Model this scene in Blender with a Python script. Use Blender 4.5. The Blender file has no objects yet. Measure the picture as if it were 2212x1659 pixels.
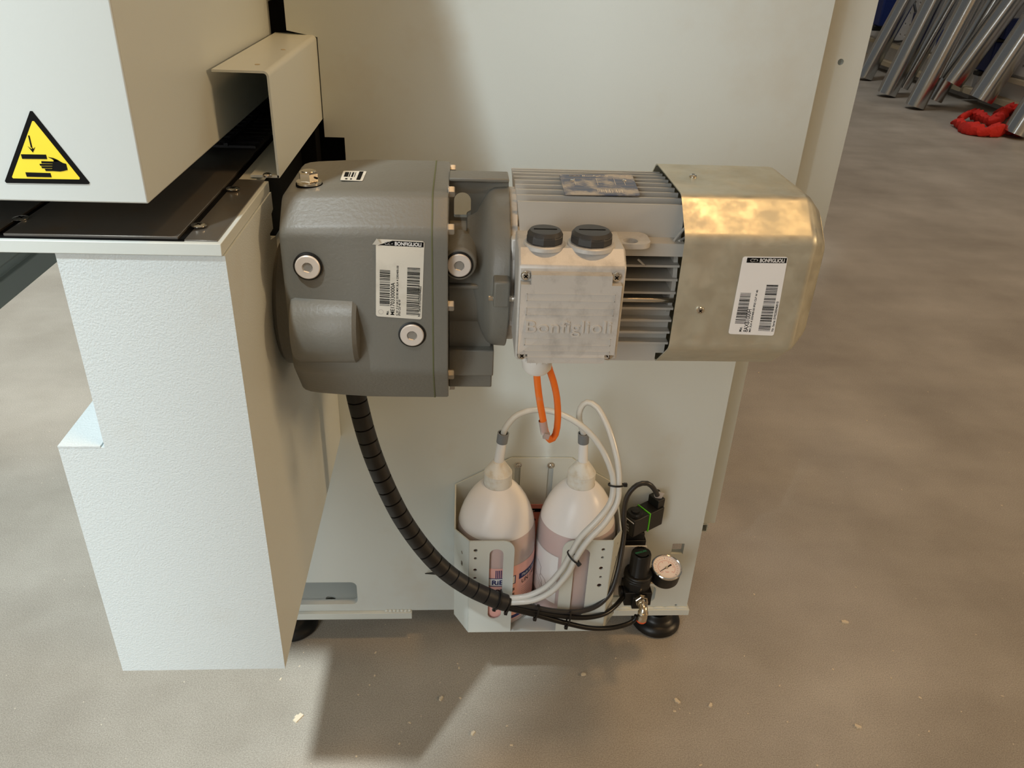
import bpy, math, random
import numpy as np
from mathutils import Vector, Matrix
random.seed(7)
SC = bpy.context.scene
COL = SC.collection
PI = math.pi

# ------------------------------------------------------------------ camera
RM = np.array([[0.99791391, -0.05143774, 0.03901259],
               [0.00831317, -0.49688146, -0.86777861],
               [0.0640212, 0.86629266, -0.49541731]])   # rows: right, down, forward
CP = np.array([0.0, -1.0, 1.085])
FPX = 1735.0
cd = bpy.data.cameras.new('camera')
cam = bpy.data.objects.new('camera', cd)
COL.objects.link(cam)
M = Matrix.Identity(4)
for i in range(3):
    M[i][0] = RM[0][i]; M[i][1] = -RM[1][i]; M[i][2] = -RM[2][i]; M[i][3] = CP[i]
cam.matrix_world = M
cd.sensor_width = 36.0
cd.lens = FPX / 2212 * 36.0
cd.clip_start = 0.02
SC.camera = cam


def at(px, py, axis, val):
    """point of the place seen at a spot of the photograph, lying on the plane x/y/z = val"""
    d = RM.T @ np.array([px - 1106.0, py - 829.5, FPX])
    k = (val - CP[axis]) / d[axis]
    return Vector(CP + k * d)


# ------------------------------------------------------------------ world, lights, exposure
SC.view_settings.view_transform = 'Standard'
SC.view_settings.look = 'None'
SC.view_settings.gamma = 1.0
SC.view_settings.use_curve_mapping = False
SC.view_settings.exposure = 0.0
W = bpy.data.worlds.new('hall'); SC.world = W; W.use_nodes = True
bg = W.node_tree.nodes['Background']
bg.inputs[0].default_value = (0.96, 0.95, 0.92, 1); bg.inputs[1].default_value = 0.11


def area(name, loc, target, size, energy, color, sy=None, shape='RECTANGLE'):
    l = bpy.data.lights.new(name, 'AREA'); l.energy = energy; l.color = color
    l.shape = shape; l.size = size; l.size_y = sy or size
    o = bpy.data.objects.new(name, l); COL.objects.link(o); o.location = loc
    o.rotation_euler = (Vector(target) - Vector(loc)).to_track_quat('-Z', 'Y').to_euler()
    return o


def sun(name, direction, strength, color, angle):
    l = bpy.data.lights.new(name, 'SUN'); l.energy = strength; l.color = color; l.angle = math.radians(angle)
    o = bpy.data.objects.new(name, l); COL.objects.link(o); o.location = (-2, -6, 5)
    o.rotation_euler = Vector(direction).to_track_quat('-Z', 'Y').to_euler(); return o


sun('daylight', (0.588, 1.0, -2.18), 3.9, (0.87, 0.97, 1.0), 3)          # trimmed by the opening shaped in the added front wall
area('high_bay_lamp', (2.35, -1.1, 5.95), (0.27, -0.25, 0.8), 0.5, 18, (1.0, 0.60, 0.26), 0.5, 'DISK')
area('near_high_bay_lamp', (1.05, -1.1, 6.0), (0.2, -0.25, 0.6), 0.6, 60, (1.0, 0.60, 0.26), 0.6, 'DISK')
area('warm_right_fill', (6.0, -1.5, 2.7), (-0.1, -0.2, 0.8), 0.8, 104, (1.0, 0.68, 0.36), 0.8, 'DISK')  # added warm fill for the right-facing sides, no lamp known there
area('front_fill', (-1.05, -2.5, 1.25), (0.15, 0, 0.6), 1.5, 45, (0.94, 0.99, 1.0), 1.8)  # added fill from behind the camera, lifts the front faces
area('background_fill', (2.3, 4.6, 5.2), (3.8, 5.6, 0.0), 0.4, 70, (0.95, 0.98, 1.0), 4.0)  # added strip for tube highlights and brighter perforated bases


# ------------------------------------------------------------------ materials
def lin(c):
    return tuple(((v / 255) / 12.92 if v <= 10 else (((v / 255) + 0.055) / 1.055) ** 2.4) for v in c) + (1,)


def mat(name, rgb, rough=0.5, metal=0.0, bump=None, spots=None, coat=0.0, spec=0.5, rvar=None):
    """bump = (scale, strength, distance); spots = list of (rgb, scale, low, high, amount)"""
    m = bpy.data.materials.new(name); m.use_nodes = True
    nt = m.node_tree; N = nt.nodes; L = nt.links
    b = N['Principled BSDF']
    b.inputs['Base Color'].default_value = lin(rgb)
    b.inputs['Roughness'].default_value = rough
    b.inputs['Metallic'].default_value = metal
    b.inputs['Coat Weight'].default_value = coat
    b.inputs['Specular IOR Level'].default_value = spec
    if bump or spots:
        tc = N.new('ShaderNodeTexCoord')
    if bump:
        nz = N.new('ShaderNodeTexNoise'); nz.inputs['Scale'].default_value = bump[0]; nz.inputs['Detail'].default_value = 2
        L.new(tc.outputs['Object'], nz.inputs['Vector'])
        bp = N.new('ShaderNodeBump'); bp.inputs['Strength'].default_value = bump[1]; bp.inputs['Distance'].default_value = bump[2]
        L.new(nz.outputs['Fac'], bp.inputs['Height']); L.new(bp.outputs['Normal'], b.inputs['Normal'])
    if rvar:
        nz = N.new('ShaderNodeTexNoise'); nz.inputs['Scale'].default_value = rvar[0]; nz.inputs['Detail'].default_value = 5; nz.inputs['Roughness'].default_value = .65
        L.new(tc.outputs['Object'], nz.inputs['Vector'])
        mr = N.new('ShaderNodeMapRange'); mr.inputs['From Min'].default_value = .38; mr.inputs['From Max'].default_value = .62; mr.inputs['To Min'].default_value = rvar[1]; mr.inputs['To Max'].default_value = rvar[2]
        L.new(nz.outputs['Fac'], mr.inputs['Value']); L.new(mr.outputs['Result'], b.inputs['Roughness'])
    prev = None
    for s in spots or []:
        nz = N.new('ShaderNodeTexNoise'); nz.inputs['Scale'].default_value = s[1]; nz.inputs['Detail'].default_value = 5
        nz.inputs['Roughness'].default_value = 0.62
        mp = N.new('ShaderNodeMapping'); mp.inputs['Location'].default_value = (s[1] * .37, s[1] * .11, s[1] * .23)
        L.new(tc.outputs['Object'], mp.inputs['Vector']); L.new(mp.outputs['Vector'], nz.inputs['Vector'])
        mr = N.new('ShaderNodeMapRange'); mr.inputs['From Min'].default_value = s[2]; mr.inputs['From Max'].default_value = s[3]
        mr.inputs['To Max'].default_value = s[4]
        L.new(nz.outputs['Fac'], mr.inputs['Value'])
        mx = N.new('ShaderNodeMix'); mx.data_type = 'RGBA'
        L.new(mr.outputs['Result'], mx.inputs['Factor'])
        if prev is None: mx.inputs['A'].default_value = lin(rgb)
        else: L.new(prev, mx.inputs['A'])
        mx.inputs['B'].default_value = lin(s[0])
        prev = mx.outputs['Result']
    if prev is not None: L.new(prev, b.inputs['Base Color'])
    return m


def mat_see(name, rgb, clear, rough=0.25, trans=0.4):
    """thin milky plastic: part of the light goes straight through"""
    m = bpy.data.materials.new(name); m.use_nodes = True
    N = m.node_tree.nodes; L = m.node_tree.links; N.clear()
    out = N.new('ShaderNodeOutputMaterial'); df = N.new('ShaderNodeBsdfDiffuse'); tl = N.new('ShaderNodeBsdfTranslucent')
    tp = N.new('ShaderNodeBsdfTransparent'); gl = N.new('ShaderNodeBsdfGlossy'); fr = N.new('ShaderNodeFresnel')
    df.inputs[0].default_value = lin(rgb); tl.inputs[0].default_value = lin(rgb); tp.inputs[0].default_value = lin(rgb)
    gl.inputs['Roughness'].default_value = rough; fr.inputs[0].default_value = 1.45
    a = N.new('ShaderNodeMixShader'); a.inputs[0].default_value = trans; L.new(df.outputs[0], a.inputs[1]); L.new(tl.outputs[0], a.inputs[2])
    b = N.new('ShaderNodeMixShader'); b.inputs[0].default_value = clear; L.new(a.outputs[0], b.inputs[1]); L.new(tp.outputs[0], b.inputs[2])
    c = N.new('ShaderNodeMixShader'); L.new(fr.outputs[0], c.inputs[0]); L.new(b.outputs[0], c.inputs[1]); L.new(gl.outputs[0], c.inputs[2])
    L.new(c.outputs[0], out.inputs[0])
    return m


PAINT = mat('light_grey_paint', (203, 210, 208), 0.42, 0, (800, 0.10, 0.0006), [((188, 178, 158), 5, 0.56, 0.75, 0.35)])
PAINT_ROUGH = mat('light_grey_textured_paint', (205, 213, 214), 0.45, 0, (640, 0.5, 0.0008), [((190, 184, 168), 9, 0.6, 0.8, 0.3)])
PAINT_SMOOTH = mat('smooth_light_grey_paint', (206, 212, 208), 0.34, 0, (300, 0.03, 0.001))
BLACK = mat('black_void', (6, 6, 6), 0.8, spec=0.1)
BLACKP = mat('black_plastic', (16, 16, 16), 0.42, 0, (900, 0.05, 0.0005))
BLACKR = mat('black_rubber', (14, 14, 14), 0.38)
WRAPM = mat('spiral_wrap_plastic', (26, 25, 24), 0.5, 0, (500, 0.06, 0.0005), [((60, 56, 50), 40, 0.55, 0.8, 0.5)])
HOSEM = mat('black_hose', (13, 13, 14), 0.3, 0, None, [((40, 38, 36), 60, 0.6, 0.8, 0.5)])
CAST = mat('grey_cast_housing_paint', (116, 115, 108), 0.42, 0, (330, 0.2, 0.0012), [((112, 108, 98), 14, 0.55, 0.75, 0.4)])
ALU = mat('cast_aluminium', (206, 204, 200), 0.5, 0.3, (700, 0.12, 0.0008), [((150, 148, 146), 60, 0.5, 0.75, 0.5)])
ALUF = mat('aluminium_fins', (198, 196, 190), 0.5, 0.25, (500, 0.1, 0.0008))
ZINC = mat('yellowed_zinc_sheet', (208, 206, 190), 0.34, 0.75, (160, 0.03, 0.001), [((216, 210, 192), 24, 0.52, 0.62, 0.6), ((168, 166, 150), 9, 0.5, 0.7, 0.6)], rvar=(42, .32, .54))
STEEL = mat('bright_steel', (214, 210, 202), 0.22, 1.0)
TUBE = mat('polished_steel_tube', (206, 208, 208), 0.2, 1.0)
BRASSY = mat('nickel_plated_brass', (214, 204, 186), 0.22, 1.0)
DARKSTEEL = mat('oily_dark_steel', (112, 108, 102), 0.3, 0.6, (60, 0.03, 0.001), [((120, 98, 70), 22, 0.5, 0.72, 0.6)])
BOLT = mat('galvanised_bolt', (168, 164, 156), 0.42, 0.7)
PLUGHEX = mat('socket_steel', (160, 156, 150), 0.35, 0.4)
DISC = mat('pale_plug_face', (222, 214, 206), 0.4, 0.2)
WHITE = mat('white_paper', (238, 238, 238), 0.5)
LABELG = mat('soiled_white_paper', (218, 214, 202), 0.5, 0, None, [((186, 180, 166), 40, 0.5, 0.75, 0.5)])
INK = mat('black_ink', (16, 16, 16), 0.75, spec=.15)
GREYINK = mat('grey_ink', (140, 124, 124), 0.6)
NAVY = mat('navy_ink', (30, 38, 100), 0.5)
PINK = mat('pink_paper', (240, 184, 176), 0.5)
YELLOW = mat('warning_yellow', (252, 226, 40), 0.4)
PLATEBLUE = mat('dusty_blue_plate', (92, 100, 124), 0.4, 0.3, None, [((206, 192, 172), 38, 0.46, 0.6, 0.85)])
CREAM = mat('cream_lettering', (226, 216, 200), 0.5)
EMBOSS = mat('bare_aluminium_lettering', (212, 210, 206), 0.42, 0.3)
OLIVE = mat('olive_gasket', (96, 100, 66), 0.6)
ORANGE = mat('orange_cable_sheath', (238, 118, 34), 0.42, 0, None, [((206, 150, 116), 70, 0.56, 0.7, 0.5)])
GLANDW = mat('white_nylon', (226, 224, 220), 0.4)
CLEARTAG = mat_see('clear_plastic_tag', (238, 232, 228), 0.35)
BOTTLE = mat_see('milky_bottle_plastic', (253, 250, 248), 0.03, 0.3, 0.08)
WETB = mat_see('milky_plastic_over_liquid', (252, 244, 242), 0.46, 0.3, 0.1)
LIQUID = mat('pink_antifreeze', (206, 128, 122), 0.25)
CAPM = mat('dusty_white_cap', (226, 225, 218), 0.5, 0, None, [((198, 180, 148), 60, 0.48, 0.7, 0.6)])
NOZZLE = mat_see('white_nozzle_plastic', (250, 250, 249), 0.05, 0.3, 0.1)
COLLAR = mat('grey_collar', (120, 124, 128), 0.45)
CLEART = mat_see('clear_silicone_tube', (252, 252, 248), 0.34, 0.15, 0.12)
GREEN = mat('green_gasket', (96, 200, 40), 0.4)
TEAL = mat('green_print', (60, 150, 110), 0.5)
CHROME = mat('chrome', (226, 226, 226), 0.08, 1.0)
DIAL = mat('pale_dial', (240, 228, 222), 0.4)
REDINK = mat('red_ink', (206, 120, 110), 0.5)
COLLETO = mat('orange_collet', (240, 92, 40), 0.35)
REDCLOTH = mat('red_cloth', (206, 40, 28), 0.8, 0, (60, 0.4, 0.01))
BLUEP = mat('blue_paint', (16, 40, 104), 0.4)
PANELW = mat('off_white_panel', (206, 202, 196), 0.5, 0, None, [((176, 166, 150), 4, 0.5, 0.7, 0.4)])
BEIGE = mat('beige_ledge', (188, 172, 142), 0.55)
GRIT = mat('pale_grit', (220, 206, 180), 0.7)
RAILM = mat('grey_rail_paint', (150, 158, 156), 0.45)


def floor_material():
    m = bpy.data.materials.new('worn_concrete'); m.use_nodes = True
    N = m.node_tree.nodes; L = m.node_tree.links; b = N['Principled BSDF']
    tc = N.new('ShaderNodeTexCoord')

    def noise(s, d, r, src=None):
        n = N.new('ShaderNodeTexNoise'); n.inputs['Scale'].default_value = s; n.inputs['Detail'].default_value = d; n.inputs['Roughness'].default_value = r
        L.new(src or tc.outputs['Object'], n.inputs['Vector']); return n.outputs['Fac']

    def ramp(f, a, c0, z, c1):
        r = N.new('ShaderNodeValToRGB'); L.new(f, r.inputs[0]); e = r.color_ramp.elements
        e[0].position = a; e[0].color = c0; e[1].position = z; e[1].color = c1; return r.outputs[0]

    def mixc(f, a, bb, t='MIX'):
        x = N.new('ShaderNodeMix'); x.data_type = 'RGBA'; x.blend_type = t
        if isinstance(f, float): x.inputs['Factor'].default_value = f
        else: L.new(f, x.inputs['Factor'])
        L.new(a, x.inputs['A']); L.new(bb, x.inputs['B']); return x.outputs['Result']
    big = ramp(noise(2.2, 5, 0.6), 0.3, lin((150, 143, 132)), 0.72, lin((182, 176, 166)))
    mp = N.new('ShaderNodeMapping'); mp.inputs['Rotation'].default_value = (0, 0, 0.5); mp.inputs['Scale'].default_value = (1, 5, 1)
    L.new(tc.outputs['Object'], mp.inputs['Vector'])
    streak = ramp(noise(1.6, 4, 0.55, mp.outputs['Vector']), 0.3, (0.93, 0.92, 0.905, 1), 0.75, (1.06, 1.055, 1.04, 1))
    c = mixc(1.0, big, streak, 'MULTIPLY')
    fine = ramp(noise(520, 4, 0.75), 0.3, (0.6, 0.59, 0.57, 1), 0.7, (1.34, 1.34, 1.33, 1))
    c = mixc(1.0, c, fine, 'MULTIPLY')
    vo = N.new('ShaderNodeTexVoronoi'); vo.inputs['Scale'].default_value = 70
    L.new(tc.outputs['Object'], vo.inputs['Vector'])
    dot = ramp(vo.outputs['Distance'], 0.05, (1, 1, 1, 1), 0.09, (0, 0, 0, 1))
    rnd = N.new('ShaderNodeSeparateColor'); L.new(vo.outputs['Color'], rnd.inputs[0])
    gt = N.new('ShaderNodeMath'); gt.operation = 'GREATER_THAN'; gt.inputs[1].default_value = 0.9; L.new(rnd.outputs[0], gt.inputs[0])
    mu = N.new('ShaderNodeMath'); mu.operation = 'MULTIPLY'; L.new(dot, mu.inputs[0]); L.new(gt.outputs[0], mu.inputs[1])
    sp = N.new('ShaderNodeRGB'); sp.outputs[0].default_value = lin((214, 202, 180))
    c = mixc(mu.outputs[0], c, sp.outputs[0])
    L.new(c, b.inputs['Base Color'])
    rr = ramp(noise(3, 3, 0.5), 0.3, (0.42, 0.42, 0.42, 1), 0.7, (0.6, 0.6, 0.6, 1)); L.new(rr, b.inputs['Roughness'])
    bp = N.new('ShaderNodeBump'); bp.inputs['Strength'].default_value = 0.05; bp.inputs['Distance'].default_value = 0.0006
    L.new(noise(520, 3, 0.7), bp.inputs['Height']); L.new(bp.outputs[0], b.inputs['Normal'])
    return m


FLOORM = floor_material()


# ------------------------------------------------------------------ mesh building helpers
class MB:
    def __init__(s):
        s.v = []; s.f = []; s.m = []

    def add(s, verts, faces, mi=0):
        o = len(s.v); s.v += [Vector(p) for p in verts]; s.f += [tuple(i + o for i in q) for q in faces]; s.m += [mi] * len(faces); return s

    def box(s, a, b, mi=0, mx=None):
        x0, y0, z0 = a; x1, y1, z1 = b
        p = [Vector(q) for q in ((x0, y0, z0), (x1, y0, z0), (x1, y1, z0), (x0, y1, z0), (x0, y0, z1), (x1, y0, z1), (x1, y1, z1), (x0, y1, z1))]
        if mx: p = [mx @ q for q in p]
        return s.add(p, [(0, 3, 2, 1), (4, 5, 6, 7), (0, 1, 5, 4), (1, 2, 6, 5), (2, 3, 7, 6), (3, 0, 4, 7)], mi)

    def rings(s, rs, mi=0, cap=True, closed=False):
        n = len(rs[0]); o = len(s.v); fs = []
        for r in rs: s.v += [Vector(p) for p in r]
        k = len(rs)
        for i in range(k if closed else k - 1):
            a = o + i * n; b = o + ((i + 1) % k) * n
            for j in range(n): fs.append((a + j, a + (j + 1) % n, b + (j + 1) % n, b + j))
        if cap and not closed:
            fs.append(tuple(o + j for j in reversed(range(n)))); fs.append(tuple(o + (k - 1) * n + j for j in range(n)))
        s.f += fs; s.m += [mi] * len(fs); return s

    def lathe(s, prof, c, axis, n=40, mi=0, cap=True):
        """prof = [(distance along axis, radius)]"""
        ax = Vector(axis).normalized(); u = ax.orthogonal().normalized(); w = ax.cross(u); c = Vector(c)
        rs = [[c + ax * h + (u * math.cos(2 * PI * j / n) + w * math.sin(2 * PI * j / n)) * max(r, 1e-5) for j in range(n)] for h, r in prof]
        return s.rings(rs, mi, cap)

    def cyl(s, a, b, r, n=28, mi=0, r2=None):
        a = Vector(a); b = Vector(b); return s.lathe([(0, r), ((b - a).length, r if r2 is None else r2)], a, b - a, n, mi)

    def prism(s, poly, d, mi=0):
        """poly = 3D points of one planar face, d = offset"""
        d = Vector(d); p = [Vector(q) for q in poly]; n = len(p)
        return s.rings([p, [q + d for q in p]], mi)

    def tube(s, pts, r, n=14, mi=0, step=0.006, rf=None, up=None):
        P = smooth_path(pts, step); rs = []; T0 = (P[1] - P[0]).normalized(); u = (up or T0.orthogonal()).normalized(); L = 0
        tot = sum((P[i + 1] - P[i]).length for i in range(len(P) - 1))
        for i, p in enumerate(P):
            t = ((P[min(i + 1, len(P) - 1)] - P[max(i - 1, 0)])).normalized()
            u = (u - t * u.dot(t)).normalized(); w = t.cross(u)
            if i: L += (P[i] - P[i - 1]).length
            rad = rf(L, tot) if rf else r
            rs.append([p + (u * math.cos(2 * PI * j / n) + w * math.sin(2 * PI * j / n)) * rad for j in range(n)])
        return s.rings(rs, mi)

    def sheet(s, outline, holes, f, th, mi=0):
        """flat plate with holes: 2D outline, f maps (u, v, w) to 3D, th = thickness"""
        c = bpy.data.curves.new('outline', 'CURVE'); c.dimensions = '2D'; c.fill_mode = 'BOTH'; c.extrude = th / 2
        for poly in [outline] + list(holes):
            sp = c.splines.new('POLY'); sp.points.add(len(poly) - 1); sp.use_cyclic_u = True
            for q, p in zip(sp.points, poly): q.co = (p[0], p[1], 0, 1)
        return s._curve(c, lambda p: f(p.x, p.y, p.z), mi)

    def text(s, body, f, h, mi=0, th=0.0, align='LEFT', sx=1.0, space=1.0, off=0.0):
        """built-in lettering of cap height ~h, f maps (u, v, w) to 3D"""
        c = bpy.data.curves.new('lettering', 'FONT'); c.body = body; c.size = h * 1.43; c.align_x = align; c.extrude = th; c.fill_mode = 'BOTH' if th else 'FRONT'
        c.space_character = space; c.resolution_u = 3; c.offset = off
        return s._curve(c, lambda p: f(p.x * sx, p.y, p.z), mi)

    def _curve(s, c, fn, mi):
        o = bpy.data.objects.new('tmp', c); me = bpy.data.meshes.new_from_object(o)
        s.add([fn(v.co) for v in me.vertices], [tuple(q.vertices) for q in me.polygons], mi)
        bpy.data.objects.remove(o); bpy.data.meshes.remove(me)
        (bpy.data.curves).remove(c); return s

    def build(s, name, mats, parent=None, bevel=0.0, ang=35, seg=2, fix=True, wn=False):
        if not isinstance(mats, (list, tuple)): mats = [mats]
        org = world_loc(parent) if parent else Vector((0, 0, 0))
        me = bpy.data.meshes.new(name); me.from_pydata([v - org for v in s.v], [], s.f); me.validate()
        for m_ in mats: me.materials.append(m_)
        if len(me.polygons) == len(s.m): me.polygons.foreach_set('material_index', s.m)
        if fix:
            import bmesh
            bm = bmesh.new(); bm.from_mesh(me); bmesh.ops.recalc_face_normals(bm, faces=bm.faces); bm.to_mesh(me); bm.free()
        me.polygons.foreach_set('use_smooth', [True] * len(me.polygons)); me.set_sharp_from_angle(angle=math.radians(ang)); me.update()
        o = bpy.data.objects.new(name, me); COL.objects.link(o)
        if parent: o.parent = parent
        if bevel:
            bv = o.modifiers.new('edge', 'BEVEL'); bv.width = bevel; bv.segments = seg; bv.limit_method = 'ANGLE'; bv.angle_limit = math.radians(40)
            bv.harden_normals = False
        if wn:
            w_ = o.modifiers.new('normals', 'WEIGHTED_NORMAL'); w_.keep_sharp = True; w_.weight = 100
        return o


def world_loc(o):
    v = Vector((0, 0, 0))
    while o is not None: v += o.location; o = o.parent
    return v


def smooth_path(pts, step):
    P = [Vector(p) for p in pts]; out = []
    for i in range(len(P) - 1):
        p0 = P[i - 1] if i else P[0] * 2 - P[1]; p1 = P[i]; p2 = P[i + 1]; p3 = P[i + 2] if i + 2 < len(P) else P[i + 1] * 2 - P[i]
        k = max(2, int((p2 - p1).length / step))
        for j in range(k):
            t = j / k
            out.append(0.5 * ((2 * p1) + (p2 - p0) * t + (2 * p0 - 5 * p1 + 4 * p2 - p3) * t * t + (3 * p1 - p0 - 3 * p2 + p3) * t ** 3))
    out.append(P[-1]); return out


def tag(o, label, cat=None, group=None, kind=None):
    if label: o['label'] = label
    if cat: o['category'] = cat
    if group: o['group'] = group
    if kind: o['kind'] = kind
    return o


def thing(name, loc, label, cat, group=None):
    o = bpy.data.objects.new(name, None); COL.objects.link(o); o.location = loc; o.empty_display_size = 0.02
    return tag(o, label, cat, group)


def rr(x0, y0, x1, y1, r, n=6):
    P = []
    for cx, cy, a in ((x1 - r, y1 - r, 0), (x0 + r, y1 - r, 90), (x0 + r, y0 + r, 180), (x1 - r, y0 + r, 270)):
        for k in range(n + 1):
            t = math.radians(a + 90 * k / n); P.append((cx + r * math.cos(t), cy + r * math.sin(t)))
    return P


def circ(cx, cy, r, n=20):
    return [(cx + r * math.cos(2 * PI * k / n), cy + r * math.sin(2 * PI * k / n)) for k in range(n)]


def XZ(y): return lambda u, v, w: Vector((u, y - w, v))        # faces the camera side (-y)
def XY(z): return lambda u, v, w: Vector((u, v, z + w))
def YZ(x): return lambda u, v, w: Vector((x + w, u, v))


def screw_head(c, axis, r, h=0.0022, socket=True):
    """round pan head with a cross recess"""
    mb = MB(); mb.lathe([(0, r), (h * .5, r), (h * .85, r * .82), (h, r * .5), (h, 0.0)], c, axis, 24)
    ax = Vector(axis).normalized(); u = ax.orthogonal().normalized(); w = ax.cross(u); c = Vector(c)
    if socket:
        for a, b in ((u, w), (w, u)):
            p = [c + ax * (h * 1.02) + a * (i * r * .5) + b * (j * r * .12) for i, j in ((-1, -1), (1, -1), (1, 1), (-1, 1))]
            mb.add(p, [(0, 1, 2, 3)], 1)
    return mb


def hexagon(c, axis, r, h, mb=None, mi=0, chamfer=True):
    mb = mb or MB()
    pr = [(0, r), (h * .85, r), (h, r * .88)] if chamfer else [(0, r), (h, r)]
    mb.lathe(pr, c, axis, 6, mi); return mb


# ------------------------------------------------------------------ setting
mb = MB(); mb.add([(-9, -6, 0), (11, -6, 0), (11, 12, 0), (-9, 12, 0)], [(0, 1, 2, 3)])
fl = mb.build('floor', FLOORM); tag(fl, 'worn grey brown concrete hall floor', None, None, 'structure')
mb = MB(); mb.box((-9, 12, 0), (11, 12.2, 5.0))
wl = mb.build('wall_back', PANELW); tag(wl, 'pale far wall of the hall', None, None, 'structure')
mb = MB(); mb.box((-9, -2.6, 10.9), (11, 12.2, 11.0))  # added slab, stops the sun passing over the wall and dims the ambient
ce = mb.build('ceiling', PANELW); tag(ce, 'unseen ceiling added to keep sun and sky light out', None, None, 'structure')
mb = MB()
mb.sheet([(-6, 0), (8, 0), (8, 10.9), (-6, 10.9)], [[(-5.2, .02), (-1.43, .02), (-1.43, 6.45), (-1.19, 6.45), (-1.19, 7.2), (-1.43, 7.2), (-1.43, 10.6), (-5.2, 10.6)]], XZ(-2.6), .12)  # unseen wall, hole outline chosen for where the sun should land
wf = mb.build('sun_mask_wall', PANELW); tag(wf, 'unseen added wall with an opening shaped to trim the daylight', None, None, 'structure')
mb = MB()
for i in range(46):
    px = random.uniform(560, 2212); py = random.uniform(1400, 1659) if random.random() < .6 else random.uniform(750, 1400)
    if px < 1600 and py < 1400: continue
    p = at(px, py, 2, 0.0); a = random.uniform(0, 6.3); l = random.uniform(.0009, .0026); q = random.uniform(.0006, .0014)
    mx = Matrix.Translation(p) @ Matrix.Rotation(a, 4, 'Z')
    mb.box((-l, -q, 0), (l, q, q * .8), 0, mx)
for px, py, l in ((645, 1552, .008), (1022, 1585, .004), (1463, 1515, .005), (1853, 1570, .005), (1825, 1345, .006), (953, 1510, .004), (1260, 1458, .004), (1534, 1524, .004)):
    p = at(px, py, 2, 0.0); mx = Matrix.Translation(p) @ Matrix.Rotation(px, 4, 'Z'); mb.box((-l, -l * .5, 0), (l, l * .4, .0025), 0, mx); mb.box((-l * .4, -l * .8, 0), (l * .3, l * .2, .0022), 0, mx)
g = mb.build('floor_grit', GRIT); tag(g, 'pale chips and grit scattered on the concrete floor', 'grit', None, 'stuff')

# ------------------------------------------------------------------ machine side frame
fr = thing('machine_frame', (0.1, 0.15, 0), 'tall light grey machine side frame standing on round black feet', 'machine frame')
out = [(-.5, .069), (.395, .069), (.395, .60), (.4265, .66), (.4265, 1.75), (-.2, 1.75), (-.2, .972), (-.166, .966), (-.166, .8545), (-.1425, .8545), (-.1425, .60), (-.19, .60), (-.19, .42), (-.5, .42)]
holes = [rr(-.32, .084, -.169, .1335, .010), rr(.19, .083, .336, .12, .010), rr(.3505, .191, .3705, .2133, .0006, 1), circ(.3655, .0785, .0022)]
holes[3] = circ(*[at(1460, 1307, 1, 0)[i] for i in (0, 2)], .0022)
mb = MB(); mb.sheet(out, holes, XZ(.006), .012)
mb.build('side_plate', PAINT, fr)
mb = MB()
pe = at(1816, 134, 1, .08)
mb.sheet([(-.15, .190), (.447, .190), (.447, .545), (.5155, .63), (.5155, 1.75), (-.15, 1.75)], [circ(pe.x, pe.z, .004)], XZ(.084), .008)
mb.box((.437, .088, .190), (.447, .60, .55)); mb.box((.5055, .088, .63), (.5155, .60, 1.75))
mb.box((-.15, .088, .190), (.436, .6, .1915))
mb.build('rear_cover', PAINT, fr)
mb = MB(); mb.box((-.19, .014, .44), (-.08, .078, 1.7)); mb.box((-.30, .013, .64), (-.14, .042, 1.0))  # black boxes stand for the shade inside the plate cutouts
mb.build('shade_backing', BLACK, fr)
mb = MB()
for y0, y1, z0, z1 in ((.035, .036, .2, .218), (.035, .036, .2, .218)): pass
a = at(1519, 1132, 1, .09); b = at(1527, 1149, 1, .09)
ol = rr(a.x - .012, b.z, b.x, a.z, .003); il = rr(a.x - .010, b.z + .002, b.x - .002, a.z - .002, .002)
mb.sheet(ol, [il], XZ(.17), .16)
mb.box((a.x - .010, .14, b.z + .002), (b.x - .002, .142, a.z - .002), 1)
mb.build('tube_stub', [PAINT_SMOOTH, BLACK], fr)
for x0, x1, z0, z1 in ((-.40, -.0790, .0552, .0685), (.235, .3985, .0570, .0695)):
    mb = MB(); mb.box((x0, -.0065, z0), (x1, .10, z1))
    n = 7; xs = (-.125, -.080) if x0 < 0 else (.255, .395)
    for k in range(n):      # weld bead
        xa = xs[0] + (xs[1] - xs[0]) * k / n; w_ = (xs[1] - xs[0]) / n
        mb.lathe([(0, .0008), (w_ * .3, .0026), (w_ * .7, .0028), (w_ * 1.05, .001)], (xa, -.0012, z1 + .0006), (1, 0, 0), 10)
    mb.build('base_plate', PAINT_SMOOTH, fr, .0006)
mb = MB(); mb.sheet([(-.36, .012), (-.13, .012), (-.13, .12), (-.36, .12)], [circ(at(714, 1293, 2, .083).x, at(714, 1293, 2, .083).y, .0085)], XY(.080), .005)
mb.box((-.36, .12, .078), (-.13, .125, .15)); mb.build('mounting_shelf', PAINT_SMOOTH, fr)
for fx, fy in ((-.290, .036), (.3555, .035)):
    mb = MB(); mb.lathe([(0, .040), (.004, .0432), (.010, .0432), (.015, .041), (.019, .035), (.022, .030), (.026, .027), (.030, .0265), (.034, .024), (.0345, .012), (.056, .012)], (fx, fy, 0), (0, 0, 1), 48)
    f_ = mb.build('leveling_foot', BLACKR, fr); f_['label'] = 'round black rubber foot'
# machine body farther back, seen as the dark gap under the frame
mb = MB(); mb.box((-.28, .62, .23), (-.02, 1.6, 1.7)); mb.box((-.28, .05, .43), (-.15, .62, 1.7))
mb.build('rear_body', PAINT, fr)

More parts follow.
